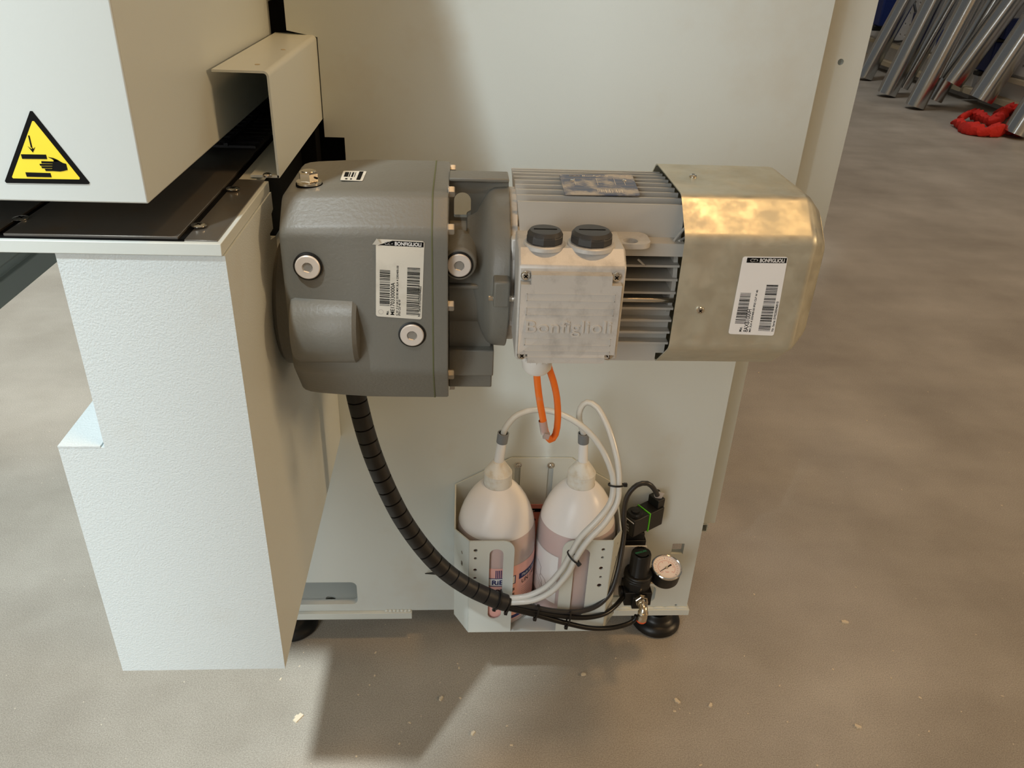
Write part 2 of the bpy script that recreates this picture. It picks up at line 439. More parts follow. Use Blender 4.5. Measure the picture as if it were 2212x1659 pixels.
# ------------------------------------------------------------------ lower beam end cover
lb = thing('lower_beam_cover', (-.25, -.2, .4223), 'light grey column shaped cover under the work table, hanging above the floor', 'machine cover')
mb = MB()
yz = [(-.426, .8640), (-.262, .8640), (-.262, .848), (-.270, .846), (-.270, .8318), (-.284, .8318), (-.2842, .826), (-.262, .822), (-.262, .80), (-.0006, .80), (-.0006, .4223), (-.426, .4223)]
mb.sheet(yz, [], YZ(-.236), .122)
mb.build('end_cover', PAINT_ROUGH, lb)
mb = MB(); mb.box((-.3349, -.426, .4223), (-.297, -.004, .692)); mb.box((-.335, -.4263, .692), (-.3005, -.02, .6935))
mb.build('side_step', PAINT_ROUGH, lb)
mb = MB(); mb.box((-.296, -.26, .80), (-.19, -.02, .862)); mb.build('shade_filler', BLACK, lb)  # black block standing for the shade behind the end cover

# grey rail seen under the table at the left
rl = MB(); p0 = at(0, 667, 0, -.55); p1 = at(124, 568, 0, -.55)
z0 = (p0.z + p1.z) / 2
prof = [(-.55, z0), (-.55, z0 + .028), (-.556, z0 + .030), (-.556, z0 + .040), (-.552, z0 + .044), (-.552, .8640), (-.60, .8640), (-.60, z0)]
rl.prism([(x, -.33, z) for x, z in prof], (0, 1.33, 0))
r_ = rl.build('support_rail', RAILM, None, .001); tag(r_, 'grey painted steel rail running back under the left of the table', 'rail')
for yy in (-.45, .6):
    pass
rb = MB(); rb.box((-.598, .95, 0), (-.556, 1.0, z0)); rb.build('rail_post', RAILM, r_)

# ------------------------------------------------------------------ work table
wt = thing('work_table', (-.4, -.2, .8645), 'machine work table with dark oily steel plates and pale front edge', 'work table')
mb = MB(); mb.box((-.62, -.4285, .8645), (-.1762, -.262, .8742)); mb.box((-.62, -.262, .8645), (-.1762 - .012, -.01, .8742)); mb.build('table_edge', PAINT_SMOOTH, wt, .0006)
mb = MB(); mb.box((-.62, -.420, .8743), (-.3385, -.01, .8768)); mb.build('bed_plate', DARKSTEEL, wt, .0004)
mb = MB(); mb.box((-.3325, -.4215, .8743), (-.2085, -.01, .8766)); mb.build('bed_plate', DARKSTEEL, wt, .0004)
mb = MB(); mb.box((-.3385, -.4225, .8743), (-.3325, -.01, .8748)); mb.box((-.2085, -.4225, .8743), (-.2035, -.01, .8747)); mb.box((-.62, -.425, .8743), (-.2035, -.4215, .8747))
mb.build('plate_gap', BLACK, wt)
mb = MB(); mb.box((-.2035, -.424, .8743), (-.1795, -.262, .8752)); mb.build('side_strip', DARKSTEEL, wt, .0003)
for px, py, z in ((45, 472, .8769), (430, 487, .8767), (503, 408, .8767)):
    p = at(px, py, 2, z); screw_head(p, (0, 0, 1), .0058, .0012).build('countersunk_screw', [STEEL, BLACK], wt)
mb = MB()
for k in range(9): mb.box((-.33, -.16 + k * .018, .878), (-.21, -.156 + k * .018, .8805))
mb.box((-.30, -.165, .8805), (-.296, -.005, .884)); mb.box((-.24, -.165, .8805), (-.236, -.005, .884)); mb.build('grating', BLACKP, wt)

# ------------------------------------------------------------------ upper beam
ub = thing('upper_beam', (-.6, -.2, .905), 'light grey upper press beam with yellow crush warning sticker', 'machine beam')
mb = MB(); mb.box((-.62, -.4345, .905), (-.22, -.0125, 1.75)); mb.build('beam_cover', PAINT, ub, .0012)
mb = MB(); mb.box((-.60, -.0122, .9052), (-.2202, .06, 1.75)); mb.build('beam_rear_cover', PAINT, ub, .0008)
YS = -.4345
Fs = lambda e: (lambda u, v, w: Vector((u, YS - e - w, v)))
T = [at(66, 236, 1, -.435), at(196, 398, 1, -.435), at(9, 395, 1, -.435)]


def tri(k):
    c = (T[0] + T[1] + T[2]) / 3; P = []
    for i in range(3):
        p = c + (T[i] - c) * k
        for j in (-1, 1):
            q = c + (T[(i + (1 if j > 0 else 2)) % 3] - c) * k; P.append(p + (q - p).normalized() * .0014 * k)
    return [(p.x, p.z) for p in P]


mb = MB(); mb.sheet(tri(1.0), [], Fs(.0003), .0005); sg = mb.build('warning_sign', mat('sign_black', (14, 14, 14), .75, spec=.15), ub); sg['label'] = 'yellow and black triangular crush hazard sticker'
mb = MB(); mb.sheet(tri(.80), [], Fs(.0007), .0002); mb.build('yellow_field', YELLOW, sg)


def sp(pts): return [tuple(at(a, b, 1, -.435)[i] for i in (0, 2)) for a, b in pts]


Z_ = lambda X, Y: (X / 8.733, 220 + Y / 8.731)
zz = lambda L: sp([Z_(*q) for q in L])
mb = MB()
for poly in ([(400, 985), (872, 992), (893, 1075), (425, 1070)], [(485, 1325), (955, 1340), (978, 1418), (512, 1408)]):
    mb.sheet(zz(poly), [], Fs(.001), .0002)
mb.sheet(zz([(1000, 1130), (1040, 1085), (1130, 1115), (1190, 1150), (1250, 1165), (1280, 1280), (1200, 1300), (1140, 1310), (990, 1300)]), [], Fs(.001), .0002)
mb.sheet(zz([(910, 1035), (1010, 1055), (1080, 1085), (1130, 1115), (1040, 1125), (990, 1075)]), [], Fs(.001), .0002)
for poly in ([(785, 1115), (1000, 1122), (1000, 1160), (790, 1155)], [(750, 1165), (1000, 1168), (1000, 1205), (765, 1202)], [(785, 1212), (1000, 1215), (1000, 1250), (800, 1248)], [(850, 1257), (1000, 1260), (1000, 1300), (870, 1300)]):
    mb.sheet(zz(poly), [], Fs(.001), .0002)
mb.sheet(zz([(535, 630), (560, 632), (615, 860), (590, 862)]), [], Fs(.001), .0002)
mb.sheet(zz([(530, 835), (600, 890), (618, 860), (632, 885), (668, 850), (625, 950)]), [], Fs(.001), .0002)
mb.build('pictogram', INK, sg)

# ------------------------------------------------------------------ guard bracket
gb = thing('guard_bracket', (-.17, -.2, .875), 'folded light grey sheet metal guard above the gearbox, between beam and frame', 'bracket')
mb = MB(); X0 = -.1672; yf, yr, zt, zb = -.2565, .016, .968, .8755
fl_l = [(-.2145, yf), (X0, yf)]
sec = []        # C profile in xz with a rounded top bend
for k in range(7):
    t = PI / 2 * k / 6; sec.append((X0 - .005 + .005 * math.sin(t), zt - .005 + .005 * math.cos(t)))
outer = [(-.2155, zt)] + sec + [(X0, zb)]
inner = [(X0 - .002, zb)] + [(X0 - .005 + .003 * math.sin(PI / 2 * k / 6), zt - .005 + .003 * math.cos(PI / 2 * k / 6)) for k in range(6, -1, -1)] + [(-.2155, zt - .002)]
S = outer + inner
mb.rings([[(x, yf, z) for x, z in S], [(x, yr, z) for x, z in S]])
mb.build('bent_sheet', PAINT_SMOOTH, gb, 0, 50)
mb = MB(); mb.sheet([(X0 - .026, -.2565), (X0 - .0005, -.2565), (X0 - .0005, -.02), (X0 - .026, -.02)], [], XY(.8767), .0022)
mb.build('foot_flange', PAINT_SMOOTH, gb)
screw_head(at(578, 381, 2, .878), (0, 0, 1), .0042, .003).build('screw', [STEEL, BLACK], gb)
for px, py in ((556, 139), (612, 107)):
    p = at(px, py, 2, zt + .0002); mb = MB(); mb.lathe([(0, .0024), (.0002, .0022)], p, (0, 0, 1), 18); mb.build('hole_dimple', BEIGE, gb)
for px, py in ((652, 332), (671, 312)):
    p = at(px, py, 1, -.012); hexagon((p.x - .004, -.012, p.z), (1, 0, 0), .007, .008).build('recess_bolt', DARKSTEEL, fr)
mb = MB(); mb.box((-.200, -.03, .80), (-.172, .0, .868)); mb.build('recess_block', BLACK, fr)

# ------------------------------------------------------------------ gear reducer
AY = -.25
gr = thing('gear_reducer', (-.09, AY, .77), 'grey cast gearbox with paper label beside the column cover', 'gearbox')


def octo(y0, y1, z0, z1, cy, cz, cyb=None, czb=None):
    cyb = cyb or cy; czb = czb or cz
    return [(y0, z0 + czb), (y0, z1 - cz), (y0 + cy, z1), (y1 - cy, z1), (y1, z1 - cz), (y1, z0 + czb), (y1 - cyb, z0), (y0 + cyb, z0)]


def round_poly(P, r, n=4):
    out = []; m = len(P)
    for i in range(m):
        p = Vector(P[i]); a = (Vector(P[i - 1]) - p); b = (Vector(P[(i + 1) % m]) - p); d = min(r, a.length * .4, b.length * .4)
        s0 = p + a.normalized() * d; s1 = p + b.normalized() * d
        for k in range(n + 1):
            t = k / n; out.append(tuple(s0 * (1 - t) ** 2 + p * 2 * t * (1 - t) + s1 * t * t))
    return out


def scale_poly(P, k, c=(AY, .775)): return [(c[0] + (y - c[0]) * k, c[1] + (z - c[1]) * k) for y, z in P]


GP = round_poly(octo(-.335, -.165, .667, .880, .0285, .026, .035, .048), .0065)
mb = MB()
mb.rings([[(x, y, z) for y, z in scale_poly(GP, k)] for x, k in ((-.157, .90), (-.1565, .925), (-.154, .945), (-.149, .960), (-.140, .970), (-.115, .985), (-.09, .997), (-.026, 1.0))])
mb.build('housing', CAST, gr, 0, 40, wn=True)
mb = MB(); mb.rings([[(x, y, z) for y, z in scale_poly(GP, 1.003)] for x in (-.0262, -.0250)]); mb.build('gasket', OLIVE, gr)
mb = MB(); mb.rings([[(x, y, z) for y, z in scale_poly(GP, k)] for x, k in ((-.0249, .998), (-.0135, .998), (-.012, .99))]); mb.build('cover_flange', CAST, gr, 0, 40, wn=True)
mb = MB(); bc = Vector((0, -.3165, .757)); n = 40
mb.rings([[(x, bc.y + r * math.cos(2 * PI * k / n), bc.z + r * math.sin(2 * PI * k / n)) for k in range(n)] for x, r in ((-.1535, .027), (-.152, .0335), (-.148, .036), (-.097, .036), (-.0935, .033), (-.092, .02))])
mb.box((-.1555, -.33, .783), (-.110, -.30, .803)); mb.build('boss', CAST, gr, 0, 40)
mb = MB(); mb.lathe([(0, .060), (.004, .064), (.016, .064), (.018, .060)], (-.1745, AY, .752), (1, 0, 0), 56); mb.build('output_flange', CAST, gr)


def oil_plug(c, parent, ax=(0, -1, 0)):
    c = Vector(c); ax = Vector(ax)
    a = MB(); a.lathe([(-.004, .0125), (.0008, .0126), (.0012, .0118)], c, ax, 40); o = a.build('oil_plug', BLACKR, parent)
    b = MB(); b.lathe([(.0005, .0108), (.0022, .0108), (.003, .0100), (.003, .0046), (.0026, .0044)], c, ax, 40, 0, False); b.build('plug_face', DISC, o)
    s = MB(); s.lathe([(.0031, .0050), (.0022, .0042), (.0020, 0.0)], c, ax, 6, 0, False); s.build('hex_socket', PLUGHEX, o)


for px, py in ((664, 578), (890, 725)):
    p = at(px, py, 1, -.3375); oil_plug((p.x, -.335, p.z), gr)
# vent plug on top
p = at(668, 398, 2, .8775)
mb = MB(); mb.lathe([(-.001, .0118), (.0008, .0118)], p, (0, 0, 1), 36, 1); mb.lathe([(.0008, .0112), (.003, .0112), (.0038, .0095)], p, (0, 0, 1), 36); hexagon(p + Vector((0, 0, .0036)), (0, 0, 1), .0088, .008, mb)
mb.lathe([(.0116, .0060), (.0124, .0058), (.0126, 0)], p, (0, 0, 1), 24); mb.lathe([(0, .0009), (.002, .0009)], p + Vector((.0068, -.0041, .007)), (.6, -.4, 0), 10, 1)
v_ = mb.build('vent_plug', [BRASSY, BLACK], gr); v_['label'] = 'shiny hexagonal vent plug'
# flange bolts
for px, py, y in ((972, 366, -.185), (972, 414, -.297), (971, 495, -.326), (972, 660, -.328), (972, 808, -.310), (974, 832, -.20)):
    p = at(px, py, 1, y); mb = hexagon((-.0122, y, p.z), (1, 0, 0), .0052, .0058); mb.lathe([(-.0003, .0056), (.0004, .0056)], (-.012, y, p.z), (1, 0, 0), 18); mb.build('hex_bolt', BOLT, gr)


def stripes(mb, f, u0, u1, v0, v1, seed, mi=1, n=34):
    """barcode bars stacked along v"""
    r = random.Random(seed); v = v0; unit = (v1 - v0) / (n * 2.9)
    while v < v1:
        w = unit * r.choice((.8, .8, 1.3, 2, 3)); e = min(v + w, v1)
        mb.add([f(u0, v, 0), f(u1, v, 0), f(u1, e, 0), f(u0, e, 0)], [(0, 1, 2, 3)], mi); v = e + unit * r.choice((.8, 1, 1.4, 2.2))


def ring_logo(mb, f, cx, cy, h, mi):
    for dx in (-.55, .55):
        P = []
        for k in range(22):
            t = math.radians(40 + 280 * k / 21) if dx < 0 else math.radians(220 + 280 * k / 21)
            P.append((cx + dx * h * .8 + h * .75 * math.cos(t), cy + h * .5 * math.sin(t)))
        q = []
        for k in range(21, -1, -1):
            t = math.radians(40 + 280 * k / 21) if dx < 0 else math.radians(220 + 280 * k / 21)
            q.append((cx + dx * h * .8 + h * .52 * math.cos(t), cy + h * .3 * math.sin(t)))
        mb.sheet(P + q, [], f, .00005, mi)
    mb.sheet([(cx - h * .45, cy - h * .32), (cx - h * .2, cy - h * .32), (cx + h * .45, cy + h * .32), (cx + h * .2, cy + h * .32)], [], f, .00005, mi)


def quadmap(c00, c10, c01, c11, nrm):
    """bilinear map of the unit square to four corners, raised along nrm"""
    c00, c10, c01, c11, nrm = [Vector(q) for q in (c00, c10, c01, c11, nrm)]
    return lambda u, v, w: c00 * (1 - u) * (1 - v) + c10 * u * (1 - v) + c01 * (1 - u) * v + c11 * u * v + nrm * w


def maker_label(name, parent, corners, y, lines, paper, worn, seeds):
    """upright shipping label: black heading, two barcodes and turned text; corners tl, tr, br, bl in the photo"""
    tl, tr, br, bl = [at(a, b, 1, y) for a, b in corners]
    W_ = ((tr - tl).length + (br - bl).length) / 2; H_ = ((tl - bl).length + (tr - br).length) / 2
    q = quadmap(bl, br, tl, tr, (0, -1, 0))
    f = lambda e: (lambda u, v, w: q(u / W_, v / H_, w + e))
    mb = MB(); o = rr(0, 0, W_, H_, .0022)
    if worn: o = [p for p in o if not (p[0] < W_ * .42 and p[1] > H_ * .97)] ; o = rr(0, 0, W_, H_, .0022)
    mb.sheet(o, [], f(.0001), .0002)
    hb = H_ * .062
    mb.sheet([(W_ * (.04 if worn else .1), H_ * .925), (W_ * .985, H_ * .925), (W_ * .985, H_ * .925 + hb), (W_ * (.34 if worn else .1), H_ * .925 + hb)], [], f(.00025), .00004, 1)
    mb.text('BONFIGLIOLI', f(.00036), H_ * .042, 2, 0, 'LEFT', .92 * W_ * .55 / .0235, 1, .00006)  if False else None
    t = MB(); t.text('BONFIGLIOLI', lambda u, v, w: Vector((u, v, w)), H_ * .042); tw = max(v.x for v in t.v)
    sx = W_ * .55 / tw
    mb.text('BONFIGLIOLI', lambda u, v, w: f(.00036)(W_ * .385 + u, H_ * .935 + v, 0), H_ * .042, 2, 0, 'LEFT', sx, 1, .00012)
    ring_logo(mb, lambda u, v, w: f(.00036)(u, v, 0), W_ * .26, H_ * .955, H_ * .04, 2 if not worn else 2)
    rot = lambda x0, y0: (lambda u, v, w: f(.00025)(x0 - v, y0 + u, 0))
    for (body, x0, y0, h, length) in lines:
        t = MB(); t.text(body, lambda u, v, w: Vector((u, v, w)), h * W_); tw = max(v.x for v in t.v); s_ = length * H_ / tw
        mb.text(body, rot(x0 * W_, y0 * H_), h * W_, 1, 0, 'LEFT', s_, 1, .00008)
    (a0, a1, b0, b1), (c0, c1, d0, d1) = seeds[1], seeds[2]
    stripes(mb, lambda u, v, w: f(.00025)(u * W_, v * H_, 0), a0, a1, b0, b1, seeds[0]); stripes(mb, lambda u, v, w: f(.00025)(u * W_, v * H_, 0), c0, c1, d0, d1, seeds[0] + 5, 1, 44)
    if worn:
        mb.add([f(.0004)(-.003, H_ * .93, 0), f(.003)(.001, H_ * 1.02, 0), f(.002)(W_ * .1, H_ * .955, 0), f(.0004)(W_ * .02, H_ * .93, 0)], [(0, 1, 2, 3)])
        mb.sheet(circ(W_ * .11, H_ * .065, W_ * .055), [circ(W_ * .11, H_ * .065, W_ * .050)], f(.00025), .00004, 3)
    o = mb.build(name, [paper, INK, WHITE, GREYINK], parent, 0, 35, 2, False)
    return o


L1 = maker_label('paper_label', gr, ((812, 516), (917, 521), (911, 690), (812, 683)), -.3352,
                 [('Mat.', .275, .03, .05, .055), ('ME170330000A', .40, .03, .085, .43), ('C 41 3 U 64.3 S3 B5 MX 3LA 4 230/400-50', .475, .03, .04, .65), ('IP55 CLF 40 W', .53, .03, .045, .215), ('Nr. Serie: EV0230546822', .965, .035, .05, .40)],
                 LABELG, True, (3, (.08, .30, .15, .62), (.66, .93, .05, .67)))
# small label on top of the gearbox
q = quadmap(at(735, 389, 2, .8802), at(783, 391, 2, .8802), at(742, 369, 2, .8802), at(792, 370, 2, .8802), (0, 0, 1))
mb = MB(); mb.sheet(rr(0, 0, 1, 1, .06), [], lambda u, v, w: q(u, v, w), .0002)
mb.sheet([(.70, .08), (.88, .08), (.88, .95), (.70, .95)], [], lambda u, v, w: q(u, v, .0002 + w), .00004, 1)
for a, b in ((.1, .28), (.31, .36), (.42, .5), (.55, .58)): mb.sheet([(a, .35), (b, .35), (b, .85), (a, .85)], [], lambda u, v, w: q(u, v, .0002 + w), .00004, 1)
for a, b in ((.2, .3), (.42, .5)): mb.sheet([(a, .08), (b, .08), (b, .2), (a, .2)], [], lambda u, v, w: q(u, v, .0002 + w), .00004, 1)
mb.build('top_label', [LABELG, INK], gr)

# input housing between gearbox and motor
mb = MB()
mb.sheet([(-.012, .815), (.032, .815), (.0435, .84), (.0435, .8795), (-.012, .8795)], [[(x, z) for x, z in [(-.0075, .842), (.0085, .842)] + [(.0005 + .008 * math.cos(PI * k / 12), .858 + .008 * math.sin(PI * k / 12)) for k in range(13)]]], XZ(-.252), .008)
mb.box((-.012, -.262, .8775), (.0435, -.235, .8812))
mb.lathe([(0, .054), (.046, .054)], (-.012, AY, .785), (1, 0, 0), 48)
mb.lathe([(0, .050), (.010, .056), (.0155, .068), (.021, .0765), (.026, .0795), (.0395, .0805)], (.0045, AY, .7925), (1, 0, 0), 64)
mb.box((-.012, -.309, .7905), (.022, -.25, .7945))
mb.box((-.012, -.290, .69), (.030, -.21, .79)); mb.box((-.012, -.300, .6935), (.0325, -.20, .722)); mb.box((-.012, -.285, .672), (.0318, -.20, .694))
pq = at(992, 572, 1, -.322)
mb.lathe([(0, .017), (.045, .0155), (.047, .0135)], (pq.x, -.275, pq.z), (0, -1, 0), 36)
mb.build('input_housing', CAST, gr, .0012, 40)
oil_plug((pq.x, -.322, pq.z), gr)
pl = at(1085, 632, 1, -.337)
mb = MB(); mb.box((.0285, -.343, pl.z - .0125), (.0432, -.318, pl.z + .0125)); mb.build('clamp_lug', CAST, gr, .002)
mb = MB(); zc = at(1085, 645, 1, -.337).z; mb.cyl((.0245, -.336, zc), (.0285, -.336, zc), .0026); mb.cyl((.043, -.336, zc), (.056, -.336, zc), .0030); mb.lathe([(k * .001, .0028 + .0004 * (k % 2)) for k in range(13)], (.0435, -.336, zc), (1, 0, 0), 14); mb.build('stud', STEEL, gr)

# ------------------------------------------------------------------ electric motor
AZ = .797
em = thing('electric_motor', (.19, AY, AZ), 'finned silver electric motor with terminal box and zinc fan cover', 'motor')
mb = MB(); mb.lathe([(0, .0735), (.0025, .0745), (.0065, .0745), (.007, .066), (.0125, .064)], (.0440, AY, .7935), (1, 0, 0), 56); mb.build('end_shield', ALU, em)
mb = MB(); mb.lathe([(0, .030), (.15, .030)], (.0555, AY, AZ), (1, 0, 0), 40); mb.lathe([(0, .062), (.004, .062)], (.0525, AY, AZ), (1, 0, 0), 40); mb.lathe([(0, .062), (.004, .062)], (.196, AY, AZ), (1, 0, 0), 40)
mb.box((.0555, -.262, .70), (.2, -.238, .74))


def fin_x(mb, y0, y1, z0, z1, x0=.052, x1=.2, slope=.0045, along='z'):
    """fin with a slanted left end, along the motor axis"""
    if along == 'z': P = [(x0 + slope, y0, z0), (x0, y0, z1), (x1, y0, z1), (x1, y0, z0)]; mb.prism(P, (0, y1 - y0, 0))
    else: P = [(x0 + slope, y0, z0), (x0, y1, z0), (x1, y1, z0), (x1, y0, z0)]; mb.prism(P, (0, 0, z1 - z0))


tops = [(-.3040, .8735), (-.2890, .8750), (-.2745, .8758), (-.2600, .8762), (-.2460, .8765), (-.2325, .8762), (-.2190, .8758), (-.206, .875), (-.194, .8735)]
for y, z in tops: fin_x(mb, y - .0011, y + .0011, AZ + .035, z, .0492)
for y, z in tops: fin_x(mb, y - .0011, y + .0011, AZ * 2 - z + .004, AZ - .02, .056)
for z in (.8190, .8055, .7925, .7765, .7640, .7515, .7400):
    fin_x(mb, -.24, -.3150, z - .0011, z + .0011, .057, .2, .004, 'y')
    fin_x(mb, -.26, -.186, z - .0011, z + .0011, .057, .2, .004, 'y')
mb.box((.0500, -.3030, .828), (.2, -.245, .8390))
mb.box((.0498, -.3222, .8312), (.1999, -.268, .8432))
mb.box((.0555, -.304, .715), (.192, -.30, .744))
for (a, b) in (((1451, 531), (1476, 478)), ((1462, 534), (1478, 505))):
    pa = at(*a, 1, -.31); pb = at(*b, 1, -.303); mb.cyl((pa.x, -.315, .8435), (pb.x + .006, -.304, pb.z), .0012, 8)
pa = at(1378, 560, 1, -.316); pb = at(1394, 575, 1, -.316); mb.cyl((pa.x, -.3155, pa.z), (pb.x, -.3155, pb.z), .0010, 8)
fm = mb.build('finned_frame', ALUF, em, 0, 30)
mb = MB(); mb.cyl((.05, -.3125, .7843), (.2, -.3125, .7843), .0026, 16); mb.build('tie_rod', STEEL, em)
pe = at(1363, 523, 2, .8465); mb = MB()
mb.sheet(rr(pe.x - .018, -.326 - .012, pe.x + .0175, -.304, .011, 8), [circ(pe.x - .0005, pe.y, .0066, 28)], XY(.8455), .0046)
mb.build('lifting_eye', ALU, em, .0012)
# data plate on the top fins
c4 = [at(1220, 421, 2, .8772), at(1383, 423, 2, .8772), at(1208, 378, 2, .8782), at(1365, 378, 2, .8782)]
q = quadmap(c4[0], c4[1], c4[2], c4[3], (0, 0, 1)); WP = (c4[1] - c4[0]).length; HP = (c4[2] - c4[0]).length
f = lambda e: (lambda u, v, w: q(u / WP, v / HP, w + e))
mb = MB(); mb.sheet(rr(0, 0, WP, HP, .002), [], f(.0002), .0008)
mb.text('Bonfiglioli', lambda u, v, w: f(.0007)(WP * .30 + u, HP * .90 + v - .001, 0), .0042, 1, 0, 'LEFT', 1.05, 1, .0001)
mb.text('C E', lambda u, v, w: f(.0007)(WP * .83 + u, HP * .90 + v - .001, 0), .0036, 1)
ring_logo(mb, lambda u, v, w: f(.0007)(u, v, 0), WP * .20, HP * .92, .0044, 1)
r5 = random.Random(4); u = WP * .45
while u < WP * .78:
    w_ = r5.choice((.0005, .0009, .0013)); mb.add([f(.0007)(u, HP * .10, 0), f(.0007)(u + w_, HP * .10, 0), f(.0007)(u + w_, HP * .24, 0), f(.0007)(u, HP * .24, 0)], [(0, 1, 2, 3)], 1); u += w_ + r5.choice((.0006, .001))
for v_ in (.30, .45, .60, .78): mb.add([f(.0007)(WP * .04, HP * v_, 0), f(.0007)(WP * .97, HP * v_, 0), f(.0007)(WP * .97, HP * v_ + .0004, 0), f(.0007)(WP * .04, HP * v_ + .0004, 0)], [(0, 1, 2, 3)], 1)
for u_ in (.18, .48, .72, .85): mb.add([f(.0007)(WP * u_, HP * .45, 0), f(.0007)(WP * u_ + .0004, HP * .45, 0), f(.0007)(WP * u_ + .0004, HP * .78, 0), f(.0007)(WP * u_, HP * .78, 0)], [(0, 1, 2, 3)], 1)
dp = mb.build('data_plate', [PLATEBLUE, CREAM], em, 0, 35, 2, False); dp['label'] = 'dusty blue data plate'
for u_ in (.15, .86):
    c_ = f(.0006)(WP * u_, HP * .68, 0); mb = MB(); mb.lathe([(0, .0022), (.0008, .0018), (.001, 0)], c_, (0, 0, 1), 14); mb.build('rivet', STEEL, dp)

# terminal box
tb = MB()
tb.prism([(.0475, -.3760, .7535), (.0475, -.3760, .8405), (.0475, -.362, .8520), (.0475, -.318, .8520), (.0475, -.318, .7535)], (.0905, 0, 0))
tb.box((.0440, -.318, .757), (.136, -.295, .8435))
tbo = tb.build('terminal_box', ALU, em, .0018)
LX0, LX1, LZ0, LZ1 = .0492, .1337, .7545, .8395
nt = .0085
lo = [(LX0 + nt, LZ0), (LX1 - nt, LZ0), (LX1 - nt, LZ0 + nt), (LX1, LZ0 + nt), (LX1, LZ1 - nt * 1.35), (LX1 - nt, LZ1 - nt * 1.35), (LX1 - nt, LZ1 - .003), (LX0 + nt, LZ1 - .003), (LX0 + nt, LZ1 - nt * 1.35), (LX0, LZ1 - nt * 1.35), (LX0, LZ0 + nt), (LX0 + nt, LZ0 + nt)]
mb = MB(); mb.sheet(lo, [], XZ(-.3805), .009)
f = lambda u, v, w: Vector((u, -.3850 - w, v))
for za in (.8135, .8005, .7720, .7600):
    for a, b in (((.0545, za), (.1290, za + .0006)), ((.0545, za + .0062), (.1290, za + .0068)), ((.0545, za), (.0551, za + .0066)), ((.1284, za), (.1290, za + .0066))):
        mb.sheet([(a[0], a[1]), (b[0], a[1]), (b[0], b[1]), (a[0], b[1])], [], f, .0007)
lid = mb.build('lid', ALU, em, .0004)
lid.parent = tbo; lid.location = em.location - world_loc(tbo) 
t = MB(); t.text('Bonfiglioli', lambda u, v, w: Vector((u, v, w)), .0112); tw = max(v.x for v in t.v)
mb = MB(); mb.text('Bonfiglioli', lambda u, v, w: Vector((.0535 + u, -.3850 - w, .7845 + v)), .0112, 0, .0011, 'LEFT', .0745 / tw, 1, .0001)
mb.build('raised_lettering', EMBOSS, tbo)
for x, z in ((LX0 + .0042, LZ1 - .0065), (LX1 - .0042, LZ1 - .0065), (LX0 + .0042, LZ0 + .004), (LX1 - .0042, LZ0 + .004)):
    screw_head((x, -.3765, z), (0, -1, 0), .0041, .0032).build('lid_screw', [STEEL, BLACK], tbo)
for px, r in ((1180, .0158), (1282, .0182)):
    c = at(px, 541, 2, .852); c.y = -.3635 + (.0 if px < 1200 else .001) + .011; c = Vector((c.x, c.y, .852))
    mb = MB(); mb.lathe([(-.002, r * 1.12), (.0012, r * 1.12), (.0022, r * 1.05)], c, (0, 0, 1), 36, 1)
    mb.lathe([(.002, r * .93), (.0035, r), (.008, r), (.0105, r * .92), (.0112, r * .85), (.0112, 0)], c, (0, 0, 1), 10)
    mb.lathe([(.002, r * .9), (.0095, r * .95), (.0125, r * .82), (.0128, r * .6), (.0128, 0)], c, (0, 0, 1), 36)
    mb.box((c.x - r * .62, c.y - .0007, c.z + .0126), (c.x + r * .62, c.y + .0007, c.z + .0131), 2)
    k_ = mb.build('blanking_cap', [mat('dark_nylon_%d' % px, (58, 57, 56), .45), ALU, BLACK], tbo, 0, 25); k_['label'] = 'dark plastic screw cap'
mb = MB(); mb.lathe([(0, .0175), (.0025, .0175), (.0035, .015)], (.138, -.343, .805), (1, 0, 0), 36); mb.lathe([(0, .0165), (.002, .0165), (.003, .014)], (.138, -.343, .772), (1, 0, 0), 36); mb.build('side_plug', GLANDW, tbo)
gx, gy = .0705, -.347
mb = MB(); mb.lathe([(0, .0150), (-.004, .0152), (-.014, .0152), (-.016, .0145), (-.024, .0135), (-.028, .0105), (-.0285, .006)], (gx, gy, .7540), (0, 0, 1), 36)
for k in range(18):
    a = 2 * PI * k / 18; mb.box((-.0008, -.0006, -.013), (.0008, .0006, -.0022), 0, Matrix.Translation((gx + .0153 * math.cos(a), gy + .0153 * math.sin(a), .754)) @ Matrix.Rotation(a, 4, 'Z'))
mb.build('cable_gland', GLANDW, tbo)
# fan cover
A = .0865


def cowl(a, r=.006): return round_poly(octo(AY - a, AY + a, AZ - a, AZ + a, a * .385, a * .345, a * .45, a * .40), r, 5)


mb = MB()
mb.rings([[(x, y, z) for y, z in cowl(a)] for x, a in ((.198, A - .0012), (.1952, A - .0012), (.1950, A), (.309, A), (.3125, A - .0006), (.3155, A - .0022), (.3285, A - .0150), (.3310, A - .0190))], 0, False)
mb.rings([[(x, y, z) for y, z in cowl(a)] for x, a in ((.198, A - .0012), (.300, A - .0012), (.327, A - .018))], 0, False)
fc = mb.build('fan_cover', ZINC, em, 0, 32, wn=True); fc['label'] = 'yellowish zinc plated fan cover'
mb = MB(); hl = []
for k in range(3):
    rr_ = .018 + k * .016
    for j in range(6 + 6 * k): a = 2 * PI * j / (6 + 6 * k); hl.append(circ(AY + rr_ * math.cos(a), AZ + rr_ * math.sin(a), .005, 10))
mb.sheet(cowl(A - .0185), hl, YZ(.3305), .001); mb.build('fan_grille', ZINC, fc)
mb = MB(); mb.lathe([(0, .07), (.004, .07)], (.29, AY, AZ), (1, 0, 0), 40); mb.build('fan', BLACKP, fc)
p = at(1512, 670, 1, -.337); screw_head((p.x, AY - A, p.z), (0, -1, 0), .0036, .0026).build('cover_screw', [STEEL, BLACK], fc)
